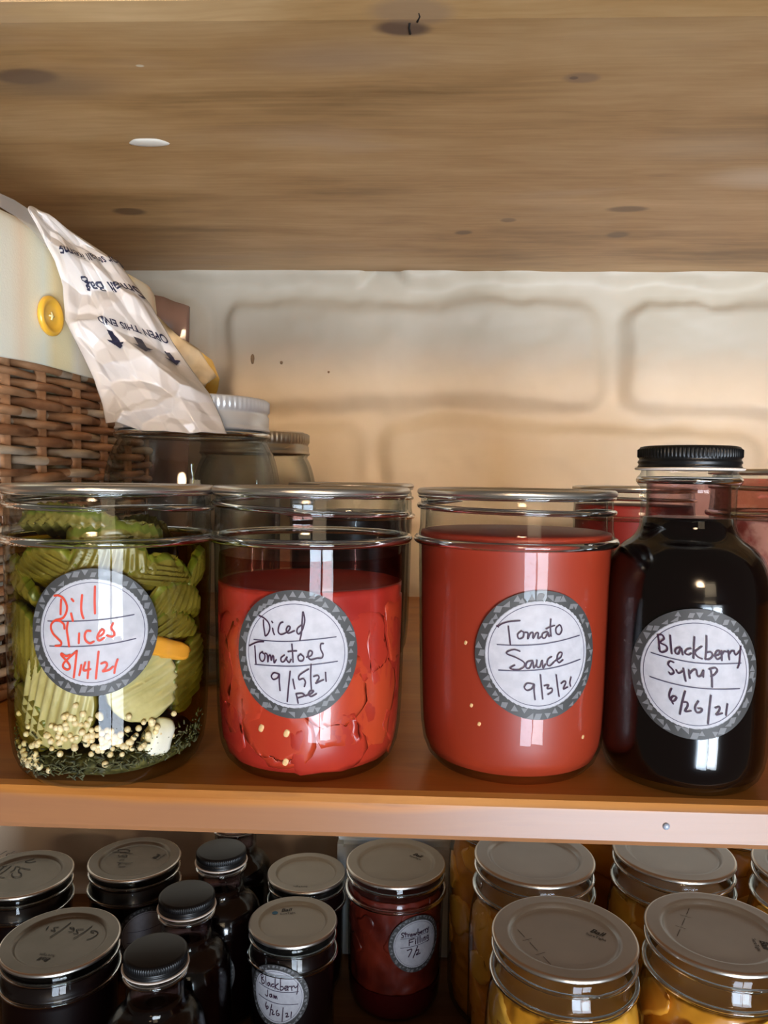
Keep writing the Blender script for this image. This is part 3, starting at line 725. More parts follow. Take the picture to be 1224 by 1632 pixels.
for k in range(520):
    a = rng.uniform(-1.5, 1.7); z = 0.0045 + abs(rng.gauss(0, 0.0060)) + 0.006 * max(0, math.sin(a * .9 + .4)); rr = pr_p(z) - 0.0014 - rng.uniform(0, 0.0022)
    p = Vector((rr * math.sin(a), -rr * math.cos(a), z)); d = Vector((math.cos(a) * rng.uniform(-1, 1), math.sin(a) * rng.uniform(-1, 1), rng.uniform(-.6, .6))) * 0.004
    q = p + d; q.z = max(q.z, .004); l = pr_p(q.z) - 0.0015; h = math.hypot(q.x, q.y)
    if h > l: q.x *= l / h; q.y *= l / h
    tube(bm, [p, (p + q) / 2, q], 0.00035, 4)
lathe(bm, [(0, 0.0038), (0.028, 0.004), (0.0335, 0.007), (0.0352, 0.010), (0.034, 0.0125), (0.02, 0.014), (0, 0.014)], 60, 0, lambda a, r, z: -0.0012 * abs(fbm(math.sin(a) * 5, math.cos(a) * 5, z * 300, 2)))
link('dill_weed', bm, DILLWEED, t, kind='stuff')
bm = bmesh.new()
for k in range(170):
    if k < 60: a = rng.gauss(-0.72, 0.16); z = 0.0065 + abs(rng.gauss(0, 0.005))
    else: a = rng.gauss(0.22, 0.34); z = 0.021 + rng.gauss(0, 0.0045) + (0.004 if abs(a) < .2 else 0)
    rr = pr_p(z) - 0.0024 - rng.uniform(0, .0006)
    bmesh.ops.create_icosphere(bm, subdivisions=2, radius=rng.uniform(0.0010, 0.00145), matrix=Matrix.Translation((rr * math.sin(a), -rr * math.cos(a), max(z, .006))))
link('mustard_seeds', bm, MUSTARD, t, kind='stuff')
bm = bmesh.new(); blob(bm, (0.0345 * math.sin(rd(52)), -0.0345 * math.cos(rd(52)), 0.0175), (0.006, 0.004, 0.0075), (0, .4, rd(52)), pr_p, 9, .25, 3)
link('garlic_clove', bm, GARLIC, t)['label'] = 'white garlic clove'
sticker(t, 0.0410, rd(12.1), 0.0638, 0.0243, INK_RED, DILL_S, DILL_L, 1, wid=0.017)

# ---- diced tomatoes
t = thing('canning_jar', 'pint jar of diced tomatoes in red juice, second from the left in the front row', 'jar', (-0.0442, 0.3355, 0.0), 'labelled pint jars in the front row')
glass_jar(t, PINT, 0.0416, ((0.1135, -140, 8), (0.1098, -14, 150)), 0.079, beads=PB)
lid_on(t, 0.1184, 0.0430)
fill(t, 'tomato_juice', PINT, 0.0785, DICE_BASE, gap=0.0013, lump=0.0012, seed=2)
pieces(t, 'tomato_piece', 18, PINT, 0.012, 0.066, (0.0150, 0.0065, 0.0155), [DICE, DICE, DICE2], 21)
film_m = thin_glass('pink_juice_film', tint=(0.55, 0.16, 0.12), edge=(0.4, 0.1, 0.08), refl=0.3)
bm = bmesh.new(); lathe(bm, [(0.0400, 0.0790), (0.0399, 0.086), (0.0397, 0.0905)], 64, 0); link('juice_film', bm, thin_glass('juice_film', tint=(0.78, 0.36, 0.30), edge=(0.5, 0.2, 0.16), refl=0.3), t)
for k, (th, z) in enumerate(((-22, 0.0235), (-6, 0.0225), (-7, 0.0105), (20, .045), (-30, .05))):
    bm = bmesh.new(); rr = pr_p(z) - 0.0014
    blob(bm, (rr * math.sin(rd(th)), -rr * math.cos(rd(th)), z), (0.0012, 0.0006, 0.0017), (0, .4, rd(th)), pr_p, k, .1, 2, gap=0.0009)
    link('tomato_seed', bm, SEED_T, t)
sticker(t, 0.0413, rd(-1.0), 0.0545, 0.0252, INK_DARK, DICED_S, DICED_L, 2, wid=0.0125)

# ---- tomato sauce
t = thing('canning_jar', 'pint jar of smooth tomato sauce, third from the left in the front row', 'jar', (0.0450, 0.3389, 0.0), 'labelled pint jars in the front row')
glass_jar(t, PINT, 0.0416, ((0.1125, -150, 130), ), 0.1015, beads=PB)
lid_on(t, 0.1184, 0.0430)
fill(t, 'tomato_sauce', PINT, 0.1012, SAUCE, gap=0.0010)
for k, (th, z) in enumerate(((-35, 0.058), (-31, 0.033), (-26, 0.026), (44, .052), (40, .02))):
    bm = bmesh.new(); rr = pr_p(z) - 0.0011
    blob(bm, (rr * math.sin(rd(th)), -rr * math.cos(rd(th)), z), (0.0007, 0.0004, 0.0009), (0, .4, rd(th)), pr_p, k, .1, 2, gap=0.0008)
    link('tomato_seed', bm, SEED_T, t)
sticker(t, 0.0413, rd(7.1), 0.0554, 0.0254, INK_DARK, SAUCE_S, SAUCE_L, 3, wid=0.0115)

# ---- syrup bottles
BOT = smooth_prof([(0.0, 0.0022), (0.022, 0.0018)], 2) + [(0.0255, 0.0), (0.0285, 0.0012), (0.0310, 0.0040), (0.0326, 0.0080), (0.0334, 0.0130), (0.0336, 0.020)] + smooth_prof([(0.0336, 0.021), (0.0336, 0.070), (0.0334, 0.0780), (0.0324, 0.0855), (0.0300, 0.0920), (0.0262, 0.0966), (0.0222, 0.0996), (0.0198, 0.1030), (0.0190, 0.1075), (0.0189, 0.1195)], 5) + \
      [(0.0192, 0.1212), (0.0202, 0.1222), (0.0208, 0.1236), (0.0206, 0.1252), (0.0196, 0.1262), (0.0190, 0.1275), (0.0188, 0.1330), (0.0172, 0.1335)]
FOAM = thin_glass('pink_syrup_film', tint=(0.80, 0.62, 0.66), edge=(0.5, 0.3, 0.34), refl=0.9, bump=0.5)
def syrup_bottle(name, label, loc, label_theta=None, strokes=(), lines=(), seed=0, group=None, rz=0.0):
    t = thing(name, label, 'bottle', loc, group)
    bm = bmesh.new(); lathe(bm, BOT, 72)
    lathe(bm, [(0.0172, 0.1330), (0.0166, 0.1180), (0.0168, 0.1040)], 60)
    torus(bm, 0.0195, 0.1240, 0.0016, 1); link('glass_body', bm, [GLASS, BEAD], t)
    pts = [(r - 0.0010, z + .0006) for r, z in BOT if 0.003 < z < 0.104 and r > .018]
    bm = bmesh.new(); lathe(bm, [(0, 0.0028), (0.024, 0.0028)] + pts + [(0.0178, 0.1085), (0.0, 0.1082)], 72); link('syrup', bm, SYRUP, t)
    bm = bmesh.new(); lathe(bm, [(0.0164, 0.1088), (0.0163, 0.1150), (0.0164, 0.1225)], 48, 0, lambda a, r, z: 0.0003 * fbm(a * 4, z * 400, 1, 2)); link('syrup_film', bm, FOAM, t)
    # ribbed screw cap
    bm = bmesh.new()
    rib = lambda a, r, z: (0.00035 * math.cos(a * 84) if (0.1335 < z < 0.1368 and r > 0.0195) else 0)
    lathe(bm, [(0.0, 0.1381), (0.0185, 0.1381), (0.0196, 0.1378), (0.0202, 0.1370), (0.0204, 0.1367), (0.0204, 0.1352), (0.0204, 0.1337), (0.0202, 0.1332), (0.0199, 0.1326), (0.0204, 0.1320), (0.0206, 0.1313), (0.0201, 0.1307), (0.0203, 0.1300), (0.0206, 0.1294), (0.0200, 0.1290)], 336, 0, rib)
    link('screw_cap', bm, BLACK_CAP, t)['label'] = 'black ribbed metal cap'
    bm = bmesh.new(); lathe(bm, [(0.0175, 0.1293), (0.0212, 0.1292), (0.0218, 0.1287), (0.0212, 0.1282), (0.0190, 0.1281)], 64)
    link('seal_ring', bm, LINER, t)['label'] = 'pale pink ring under the cap'
    if label_theta is not None: sticker(t, 0.0336, label_theta, 0.0502, 0.0252, INK_DARK, strokes, lines, seed, wid=0.0130)
    return t
syrup_bottle('syrup_bottle', 'black capped bottle of blackberry syrup standing right of the tomato sauce', (0.1154, 0.3273, 0.0), rd(-10.9), tb(BERRY_NAME + SYRUP_WORD + BERRY_DATE), tb(BERRY_L), 4)

# ---- second row of the middle shelf
t = thing('canning_jar', 'pint jar of dark jam hidden behind the diced tomatoes and tomato sauce', 'jar', (-0.0423, 0.527, 0.0))
glass_jar(t, PINT, 0.0416, ((0.1125, -150, 130), ), 0.1015, beads=PB); lid_on(t, 0.1184, 0.0430); fill(t, 'jam', PINT, 0.100, JAM)
t = thing('canning_jar', 'pint jar of red sauce between the tomato sauce and the syrup bottle, further back', 'jar', (0.1586, 0.560, 0.0))
glass_jar(t, PINT, 0.0416, ((0.1125, -150, 130), ), 0.1015, beads=PB); lid_on(t, 0.1184, 0.0430); fill(t, 'tomato_sauce', PINT, 0.106, SAUCE_DARK)
t = thing('canning_jar', 'jar of chunky brownish pink relish behind the blackberry syrup bottle', 'jar', (0.2080, 0.430, 0.0))
k = 0.1295 / 0.1184
RJ = [(r * 1.0, z * k) for r, z in PINT]
glass_jar(t, RJ, 0.0416, ((0.1215, -150, 130), ), 0.106, beads=((0.0424, 0.1063, 0.0019),)); lid_on(t, 0.1184 * k, 0.0432, m=GOLD_CAP); fill(t, 'relish', RJ, 0.1035, RELISH, lump=0.001)
bm = bmesh.new(); lathe(bm, [(0.0402, 0.1045), (0.0388, 0.111), (0.0388, 0.1255)], 64); link('residue_film', bm, thin_glass('relish_film', tint=(0.72, 0.45, 0.40), edge=(0.4, 0.2, 0.16), refl=0.3), t)

# ---- big empty jar with silver screw cap
def ribbed_cap(parent, z0, z1, R, m, nrib, name='screw_cap', label=None):
    bm = bmesh.new(); zt = z1 - 0.0015
    rib = lambda a, r, z: (0.00045 * math.cos(a * nrib) if (z1 - 0.0075 < z < z1 - 0.001 and r > R * .97) else 0)
    lathe(bm, [(0, z1 - 0.001), (R * 0.86, z1 - 0.001), (R * 0.90, z1), (R * 0.96, z1), (R * .985, z1 - 0.0012), (R * .985, z1 - 0.004), (R * .985, z1 - 0.0070), (R * 0.97, z1 - 0.0080), (R * .965, z1 - 0.0095), (R * .985, z1 - 0.0105), (R * .985, z0 + 0.003), (R * .985, z0 + 0.0022), (R, z0 + 0.0010), (R, z0), (R * .95, z0)], nrib * 4, 0, rib)
    o = link(name, bm, m, parent)
    if label: o['label'] = label
    return o
EJ = [(0.0, 0.004), (0.036, 0.003), (0.042, 0.0), (0.049, 0.003), (0.0525, 0.010), (0.0540, 0.022), (0.0540, 0.100)] + smooth_prof([(0.0540, 0.104), (0.0535, 0.116), (0.0520, 0.1270), (0.0495, 0.1360), (0.0470, 0.1415), (0.0455, 0.1440)], 4) + \
     [(0.0462, 0.1455), (0.0474, 0.1466), (0.0476, 0.1478), (0.0466, 0.1490), (0.0450, 0.1500), (0.0445, 0.1540), (0.0440, 0.1640), (0.0425, 0.1650)]
t = thing('mason_jar', 'large empty clear jar with a ribbed silver cap behind the pickles', 'jar', (-0.1375, 0.478, 0.0))
bm = bmesh.new(); lathe(bm, EJ, 96); lathe(bm, [(r - 0.003, z + (0.003 if r < .045 and z < .01 else 0)) for r, z in EJ if r > 0.01 and z < 0.16] , 96)
lathe(bm, [(0, 0.007), (0.033, 0.006)], 96)
torus(bm, 0.0462, 0.1478, 0.0017, 1); link('glass_body', bm, [GLASS_CLEAR, BEAD], t)
ribbed_cap(t, 0.1505, 0.1700, 0.0472, SILVER_CAP, 84, label='silver ribbed screw cap')
t = thing('mason_jar', 'small clear jar with a dull gold cap against the back wall', 'jar', (-0.1250, 0.605, 0.0))
EJ2 = [(r * 0.90, z * 0.955) for r, z in EJ]
bm = bmesh.new(); lathe(bm, EJ2, 80); lathe(bm, [(r - 0.003, z) for r, z in EJ2 if r > 0.02 and 0.004 < z < 0.15], 80); link('glass_body', bm, GLASS_CLEAR, t)
ribbed_cap(t, 0.1400, 0.1565, 0.0430, GOLD_CAP, 72, label='dull gold ribbed cap')

# ------------------------------------------------------------------ lower shelf
def small_jar(label, x, y, R, H, contents, theta=None, **kw):
    t = thing('canning_jar', label, 'jar', (x, y, Z_LOW), kw.pop('group', None))
    prof = half_profile(R - 0.0006, H); nk = prof[-3][0]
    glass_jar(t, prof, nk, ((H - 0.007, -150, 150), ), H - 0.026, beads=((nk + 0.0010, H - 0.023, 0.0015),))
    fill(t, 'jam', prof, H - 0.012, contents)
    return t, prof
def lidpix(crop, sc, ox, oy, zw, x, y):
    """marker strokes read off the photograph, laid on the lid's plane, in lid-local metres"""
    out = []
    for s in crop:
        q = []
        for a, b in s:
            p = on_z(ox + a / sc, oy + b / sc, zw); q.append((p[0] - x, p[1] - y))
        out.append(q)
    return out
def at_lid(px, py, zw, x, y):
    p = on_z(px, py, zw); return (p[0] - x, p[1] - y)
ZL = -0.232; HL = ZL - Z_LOW
G_JAM = 'jam jars on the lowest shelf'
x, y = -0.3398, 0.6544
t, pf = small_jar('jam jar at the far left of the lowest shelf, handwriting covering its lid', x, y, 0.0420, HL, JAM, group=G_JAM)
lid_on(t, HL, 0.0420, m=TIN_SHADED, marks=lidpix([[(605,312),(540,370),(430,400),(415,415),(480,425),(580,405)], [(255,385),(330,370),(395,325),(410,295),(350,290),(310,315)], [(100,320),(120,290),(180,275),(240,245)], [(5,300),(55,270),(110,240)],
    [(490,535),(420,525),(340,512),(300,560),(350,610),(320,650),(240,660),(190,630),(200,600)], [(165,580),(230,540),(260,490),(330,500)], [(0,610),(90,550),(180,480)], [(0,490),(60,490),(110,480)], [(0,550),(60,500)], [(0,660),(70,670)]], 10.2, 0, 1330, ZL, x, y))
x, y = -0.2632, 0.5616
t, pf = small_jar('jam jar at the front left of the lowest shelf, its lid dated 6/26/21', x, y, 0.0438, HL, JAM, group=G_JAM)
lid_on(t, HL, 0.0438, m=TIN_SHADED, ang=rd(172), logo_at=at_lid(10 + 410 / 6.442, 1440 + 525 / 6.442, ZL, x, y),
    marks=lidpix([[(830,348),(890,325),(940,285),(920,260),(880,255),(870,270),(900,278)], [(880,210),(800,270),(690,335)], [(690,285),(735,278),(720,245),(790,240)], [(640,268),(690,255),(690,225),(650,225),(700,242)], [(660,175),(560,250),(450,320)], [(460,250),(500,258),(490,225),(535,220)], [(410,245),(420,230),(432,215)]], 6.442, 10, 1440, ZL, x, y))
x, y = -0.2519, 0.687
t, pf = small_jar('jam jar by the wall behind the small bottles, date written sideways on its lid', x, y, 0.0415, HL, JAM, group=G_JAM)
lid_on(t, HL, 0.0415, m=TIN_SHADED, ang=rd(70), logo_at=at_lid(140 + 915 / 8.16, 1325 + 310 / 8.16, ZL, x, y),
    marks=lidpix([[(385,175),(400,190)], [(320,245),(450,248),(580,265)], [(400,232),(400,212),(520,215),(540,240),(420,252)], [(400,285),(410,305),(450,290),(480,280),(510,290),(490,308),(450,300)], [(415,352),(440,345),(470,345)], [(385,380),(500,390),(580,385)], [(395,412),(410,402),(430,395)], [(405,435),(445,434),(485,430)]], 8.16, 140, 1325, ZL, x, y))
sticker(t, 0.0400, rd(33), 0.045, 0.0245, INK_DARK, [], BLANK_L, 11)
x, y = -0.0896, 0.5905; zm = -0.2285; HM = zm - Z_LOW
t, pf = small_jar('cream lidded jar of blackberry jam with a blue dot on its lid', x, y, 0.0350, HM, JAM, group='half pint jam jars with cream lids')
lid_on(t, HM, 0.0350, m=CREAM_LID, ang=rd(12), logo_at=at_lid(395 + 470 / 7.65, 1360 + 685 / 7.65, zm, x, y), dot=(*at_lid(395 + 332 / 7.65, 1360 + 700 / 7.65, zm, x, y), DOT_BLUE))
sticker(t, 0.0341, rd(-11.7), -0.2675 - Z_LOW, 0.0245, INK_DARK, tb(BERRY_NAME + JAM_WORD + BERRY_DATE), tb(BERRY_L), 12, wid=0.014)
x, y = -0.0894, 0.6655
t, pf = small_jar('cream lidded jam jar with a teal dot on its lid', x, y, 0.0348, HM, JAM, group='half pint jam jars with cream lids')
lid_on(t, HM, 0.0348, m=CREAM_LID, ang=rd(182), logo_at=at_lid(395 + 650 / 7.65, 1360 + 400 / 7.65, zm, x, y), dot=(*at_lid(395 + 808 / 7.65, 1360 + 428 / 7.65, zm, x, y), DOT_TEAL))
# strawberry filling
x, y = -0.0099, 0.6500
t = thing('canning_jar', 'tall jar of red strawberry filling standing alone mid lowest shelf', 'jar', (x, y, Z_LOW))
PS = [(r * 0.99, z * (0.1195 / 0.1184)) for r, z in PINT]
glass_jar(t, PS, 0.0412, ((0.1135, -150, 130), ), 0.104, beads=((0.0420, 0.0981, 0.0019),)); lid_on(t, 0.1195, 0.0430, m=CREAM_LID, ang=rd(-35), logo_at=at_lid(550 + 815 / 7.2, 1340 + 155 / 7.2, -0.2085, x, y))
fill(t, 'strawberry_filling', PS, 0.105, JAM_RED, gap=0.0015, lump=0.002, seed=8)
pieces(t, 'strawberry_piece', 12, PS, 0.05, 0.100, (0.009, 0.006, 0.008), [JAM_RED], 31)
bm = bmesh.new(); lathe(bm, [(r - 0.0009, z + .0006) for r, z in PS if 0.0005 < z < 0.042] , 72); link('red_juice', bm, JAM_RED_BOTTOM, t)
sticker(t, 0.0408, rd(26.9), -0.2578 - Z_LOW, 0.0235, INK_DARK, STRAW_S, STRAW_L, 13, wid=0.017)
# white plastic box behind it
t = thing('storage_box', 'white plastic box behind the strawberry filling, only its sides showing', 'box', (-0.0105, 0.730, Z_LOW))
BXM = mat('white_plastic', (0.66, 0.70, 0.69), 0.3)
bm = bmesh.new(); box(bm, -0.0555, 0.0555, -0.0295, 0.0295, 0.0, 0.112)
bmesh.ops.bevel(bm, geom=[e for e in bm.edges], offset=0.006, segments=4, affect='EDGES'); sharp(link('body', bm, BXM, t), 50)
bm = bmesh.new(); box(bm, -0.0565, 0.0565, -0.0305, 0.0305, 0.1122, 0.120); bmesh.ops.bevel(bm, geom=[e for e in bm.edges], offset=0.003, segments=3, affect='EDGES'); sharp(link('lid', bm, BXM, t), 50)

# small syrup bottles
G_BOT = 'black capped bottles on the lowest shelf'
syrup_bottle('syrup_bottle', 'black capped bottle nearest the front of the lowest shelf, beside the front left jam jar', (-0.1651, 0.4880, Z_LOW), group=G_BOT)
syrup_bottle('syrup_bottle', 'second black capped bottle from the front on the lowest shelf', (-0.1648, 0.5570, Z_LOW), group=G_BOT)
syrup_bottle('syrup_bottle', 'third black capped bottle from the front, just under the middle shelf edge', (-0.1560, 0.6260, Z_LOW), rd(-10), (), BLANK_L, 15, group=G_BOT)
syrup_bottle('syrup_bottle', 'rearmost bottle on the lowest shelf, its cap hidden by the shelf above', (-0.1600, 0.6960, Z_LOW), group=G_BOT)

# peach quarts
QUART = quart_profile(); ZR = -0.149; HR = ZR - Z_LOW
G_PEACH = 'quart jars of peaches'
def dashline(px0, py0, px1, py1, x, y):
    a = np.array(at_lid(px0, py0, ZR, x, y)); b = np.array(at_lid(px1, py1, ZR, x, y)); d = (b - a); n = np.array([-d[1], d[0]]) * 0.25
    out = []
    for (s, e) in ((0, .22), (.38, .62), (.78, 1)): out.append([tuple(a + d * s), tuple(a + d * e)])
    for c in (.30, .70): out.append([tuple(a + d * c - n * .35), tuple(a + d * c + n * .35)])
    return out
def peach_jar(label, x, y, seed, front=True, **lid):
    t = thing('canning_jar', label, 'jar', (x, y, Z_LOW), G_PEACH)
    glass_jar(t, QUART, 0.0415, ((0.1725, -160, 20), (0.169, 10, 190)), 0.155, beads=((0.0424, 0.1568, 0.0017),))
    lid_on(t, HR, 0.0430, m=TIN_LIT, **lid)
    fill(t, 'peach_syrup', QUART, 0.152 if front else 0.156, PEACH_BASE, gap=0.003, lump=0.003, seed=seed)
    pieces(t, 'peach_slice', 20 if front else 8, QUART, 0.06, 0.146, (0.016, 0.008, 0.011), [PEACH, PEACH2, PEACH], seed, rough=0.35)
    return t
x, y = 0.0945, 0.4526
peach_jar('front quart jar of peaches nearest the jam jars, lid with printed dashes', x, y, 41, ang=rd(-33), logo_at=at_lid(780 + 468 / 2.757, 1420 + 178 / 2.757, ZR, x, y), dashes=dashline(780 + 125 / 2.757, 1420 + 158 / 2.757, 780 + 270 / 2.757, 1420 + 310 / 2.757, x, y))
x, y = 0.1895, 0.4627
peach_jar('front quart jar of peaches at the right edge of the photo', x, y, 42, ang=rd(-98), logo_at=at_lid(780 + 1192 / 2.757, 1420 + 222 / 2.757, ZR, x, y), dashes=dashline(780 + 878 / 2.757, 1420 + 65 / 2.757, 780 + 825 / 2.757, 1420 + 185 / 2.757, x, y))
peach_jar('quart jar of peaches half under the shelf, directly behind the left front peach jar', 0.0917, 0.5487, 43)
peach_jar('quart jar of peaches half under the shelf, behind the right front peach jar', 0.1950, 0.5610, 44)
peach_jar('peach jar cut off by the right edge, tucked under the shelf', 0.2910, 0.5450, 45)
peach_jar('dim peach jar at the back right beside the strawberry filling', 0.0815, 0.6445, 46, False)
peach_jar('dim peach jar at the back, in the gap between the two half hidden peach jars', 0.1830, 0.6600, 47, False)
peach_jar('dim peach jar furthest back on the right of the lowest shelf', 0.2830, 0.6550, 48, False)

# ------------------------------------------------------------------ wicker basket
WICK = [noise_mat('wicker_tan', (0.30, 0.135, 0.055), (0.46, 0.24, 0.12), 60, (1, 1, 3), rough=0.42, bump=0.2),
        noise_mat('wicker_brown', (0.20, 0.080, 0.032), (0.34, 0.155, 0.070), 60, (1, 1, 3), rough=0.42, bump=0.2),
        noise_mat('wicker_pale', (0.46, 0.34, 0.22), (0.62, 0.48, 0.34), 60, (1, 1, 3), rough=0.45, bump=0.2)]
BA = rd(-7.5)                       # basket is turned a little
bx = thing('wicker_basket', 'brown wicker basket lined with pale striped cloth, at the left of the middle shelf', 'basket', (-0.2164, 0.4525, 0.0), rz=BA)
# local frame: right wall is x = 0 for y in [-L/2, L/2]; rounded corners
HB = 0.1525; WB = 0.34; RC = 0.045
def plan(off=0.0):
    """closed loop of (x, y, nx, ny) around the basket, by arc length"""
    pts = []; st = 0.004
    segs = [((0, -HB + RC), (0, HB - RC), None), (None, (-RC, HB - RC), 0), ((-RC, HB), (-WB + RC, HB), None), (None, (-WB + RC, HB - RC), 90), ((-WB, HB - RC), (-WB, -HB + RC), None), (None, (-WB + RC, -HB + RC), 180), ((-WB + RC, -HB), (-RC, -HB), None), (None, (-RC, -HB + RC), 270)]
    for a, b, ang in segs:
        if ang is None:
            L = math.hypot(b[0] - a[0], b[1] - a[1]); n = max(1, int(L / st)); dx, dy = (b[0] - a[0]) / L, (b[1] - a[1]) / L
            for k in range(n): pts.append((a[0] + dx * L * k / n, a[1] + dy * L * k / n, dy, -dx))
        else:
            n = int(RC * PI / 2 / st)
            for k in range(n):
                q = rd(ang + 90 * k / n); pts.append((b[0] + RC * math.cos(q), b[1] + RC * math.sin(q), math.cos(q), math.sin(q)))
    return pts
PL = plan(); NP = len(PL); PERIM = NP * 0.004
NST = 2 * round(PERIM / 0.0325 / 2); PITCHB = NP / NST
bm = bmesh.new(); rng = random.Random(3)
nrow = 46
for k in range(nrow):
    z = 0.006 + k * 0.0054 ; ph0 = k % 2; mi_run = 0; R0 = rng.uniform(0.0022, 0.0029); pts = []; 
    step = 2; idx = list(range(0, NP, step)); jz = rng.uniform(-.0004, .0004)
    jit = 1.0 if z > 0.13 else 2.2
    if 0.115 < z < 0.140 : jit = 4.0
    rings = []
    for i in idx:
        x_, y_, nx_, ny_ = PL[i]; s = i / PITCHB
        o_ = 0.0030 * math.cos(PI * (s + ph0)) + 0.0003
        zz = z + jz + 0.0009 * jit * noise.noise(Vector((s * .45, k * 3.3, 0)))
        r = R0 * (1 + 0.28 * noise.noise(Vector((s * .6, k * 7.7, 5))))
        tx, ty = -ny_, nx_
        c = Vector((x_ + nx_ * o_, y_ + ny_ * o_, zz))
        rings.append([bm.verts.new(c + Vector((nx_ * math.cos(q) * r, ny_ * math.cos(q) * r, math.sin(q) * r))) for q in [2 * PI * j / 8 for j in range(8)]])
    for i in range(len(rings)):
        A, B = rings[i], rings[(i + 1) % len(rings)]
        mi = 0
        v = noise.noise(Vector((idx[i] / PITCHB * .35 + k * 11.3, k * 1.9, 2)))
        mi = 2 if v > 0.30 else (1 if v < -0.1 else 0)
        if z < 0.128 and v > 0.1: mi = 2
        for j in range(8):
            f = bm.faces.new((A[j], A[(j + 1) % 8], B[(j + 1) % 8], B[j])); f.material_index = mi
for k in range(NST):
    x_, y_, nx_, ny_ = PL[int(k * PITCHB) % NP]
    tube(bm, [(x_, y_, 0.004), (x_ + nx_ * .0004, y_ + ny_ * .0004, 0.12), (x_, y_, 0.250)], 0.0032, 8, 0)
bmesh.ops.recalc_face_normals(bm, faces=bm.faces)
link('woven_wall', bm, WICK, bx)
bm = bmesh.new(); vs = [bm.verts.new((x_ - nx_ * .004, y_ - ny_ * .004, 0.004)) for x_, y_, nx_, ny_ in PL[::4]]; vt = [bm.verts.new((v.co.x, v.co.y, 0.009)) for v in vs]
bm.faces.new(vs); bm.faces.new(vt)
for i in range(len(vs)): bm.faces.new((vs[i], vs[(i + 1) % len(vs)], vt[(i + 1) % len(vs)], vt[i]))
bmesh.ops.recalc_face_normals(bm, faces=bm.faces); link('base', bm, WICK[1], bx, smooth=False)
# woven foot and rim
for pn, zf, rf_, of in (('foot_band', 0.0035, 0.0034, 0.0025), ('rim', 0.2525, 0.0042, 0.0)):
    bm = bmesh.new(); ring = [(x_ + nx_ * of, y_ + ny_ * of, zf) for x_, y_, nx_, ny_ in PL[::3]]; tube(bm, ring + ring[:1], rf_, 8)
    link(pn, bm, WICK[0], bx)

# cloth liner with pastel stripes
cl = mat('striped_liner_cloth', (0.8, 0.75, 0.62), 0.85); n = N(cl)
tc = n.new('ShaderNodeTexCoord'); sx = n.new('ShaderNodeSeparateXYZ'); n.link(tc.outputs['Object'], sx.inputs[0])
ad = n.new('ShaderNodeMath', operation='MULTIPLY_ADD'); n.link(sx.outputs['X'], ad.inputs[0]); ad.inputs[1].default_value = 1.0; n.link(sx.outputs['Y'], ad.inputs[2])
ml = n.new('ShaderNodeMath', operation='MULTIPLY'); n.link(ad.outputs[0], ml.inputs[0]); ml.inputs[1].default_value = 13.0
frc = n.new('ShaderNodeMath', operation='FRACT'); n.link(ml.outputs[0], frc.inputs[0])
rp = n.new('ShaderNodeValToRGB'); e = rp.color_ramp.elements
e[0].position = 0; e[0].color = (0.82, 0.70, 0.40, 1); e[1].position = 1; e[1].color = (0.82, 0.70, 0.40, 1)
for p, c in ((0.18, (0.86, 0.77, 0.48)), (0.30, (0.84, 0.80, 0.66)), (0.48, (0.86, 0.79, 0.62)), (0.60, (0.86, 0.70, 0.50)), (0.72, (0.86, 0.79, 0.58)), (0.86, (0.78, 0.79, 0.64))):
    q = e.new(p); q.color = (*c, 1)
n.link(frc.outputs[0], rp.inputs['Fac']); n.link(rp.outputs['Color'], n.b.inputs['Base Color'])
wv = n.new('ShaderNodeTexNoise', i_Scale=900.0); n.link(tc.outputs['Object'], wv.inputs['Vector']); bp = n.new('ShaderNodeBump', i_Strength=0.25, i_Distance=0.0005); n.link(wv.outputs['Fac'], bp.inputs['Height']); n.link(bp.outputs['Normal'], n.b.inputs['Normal'])
bm = bmesh.new(); rings = []
sect = [(0.0080, 0.1840), (0.0085, 0.1850), (0.0090, 0.205), (0.0090, 0.225), (0.0085, 0.245), (0.0072, 0.256), (0.0045, 0.2605), (0.0, 0.2620), (-0.0045, 0.2605), (-0.0075, 0.254), (-0.0085, 0.22), (-0.0085, 0.10), (-0.0088, 0.014)]
for i in range(0, NP, 2):
    x_, y_, nx_, ny_ = PL[i]; row = []
    for j, (o_, z) in enumerate(sect):
        s = i * 0.004; o2 = o_ + (0.0010 * noise.noise(Vector((s * 22, z * 30, 4))) if j < 6 else 0)
        z2 = z + 0.0022 * noise.noise(Vector((s * 14, 1.5, 8))) * (1 if j < 9 else 0)
        row.append(bm.verts.new((x_ + nx_ * o2, y_ + ny_ * o2, z2)))
    rings.append(row)
for i in range(len(rings)):
    A, B = rings[i], rings[(i + 1) % len(rings)]
    for j in range(len(sect) - 1): bm.faces.new((A[j], A[j + 1], B[j + 1], B[j]))
bmesh.ops.recalc_face_normals(bm, faces=bm.faces)
ln = link('cloth_liner', bm, cl, bx); ln['label'] = 'pale pastel striped cloth folded over the basket rim'
md = ln.modifiers.new('cloth', 'SOLIDIFY'); md.thickness = 0.0012; md.offset = 0
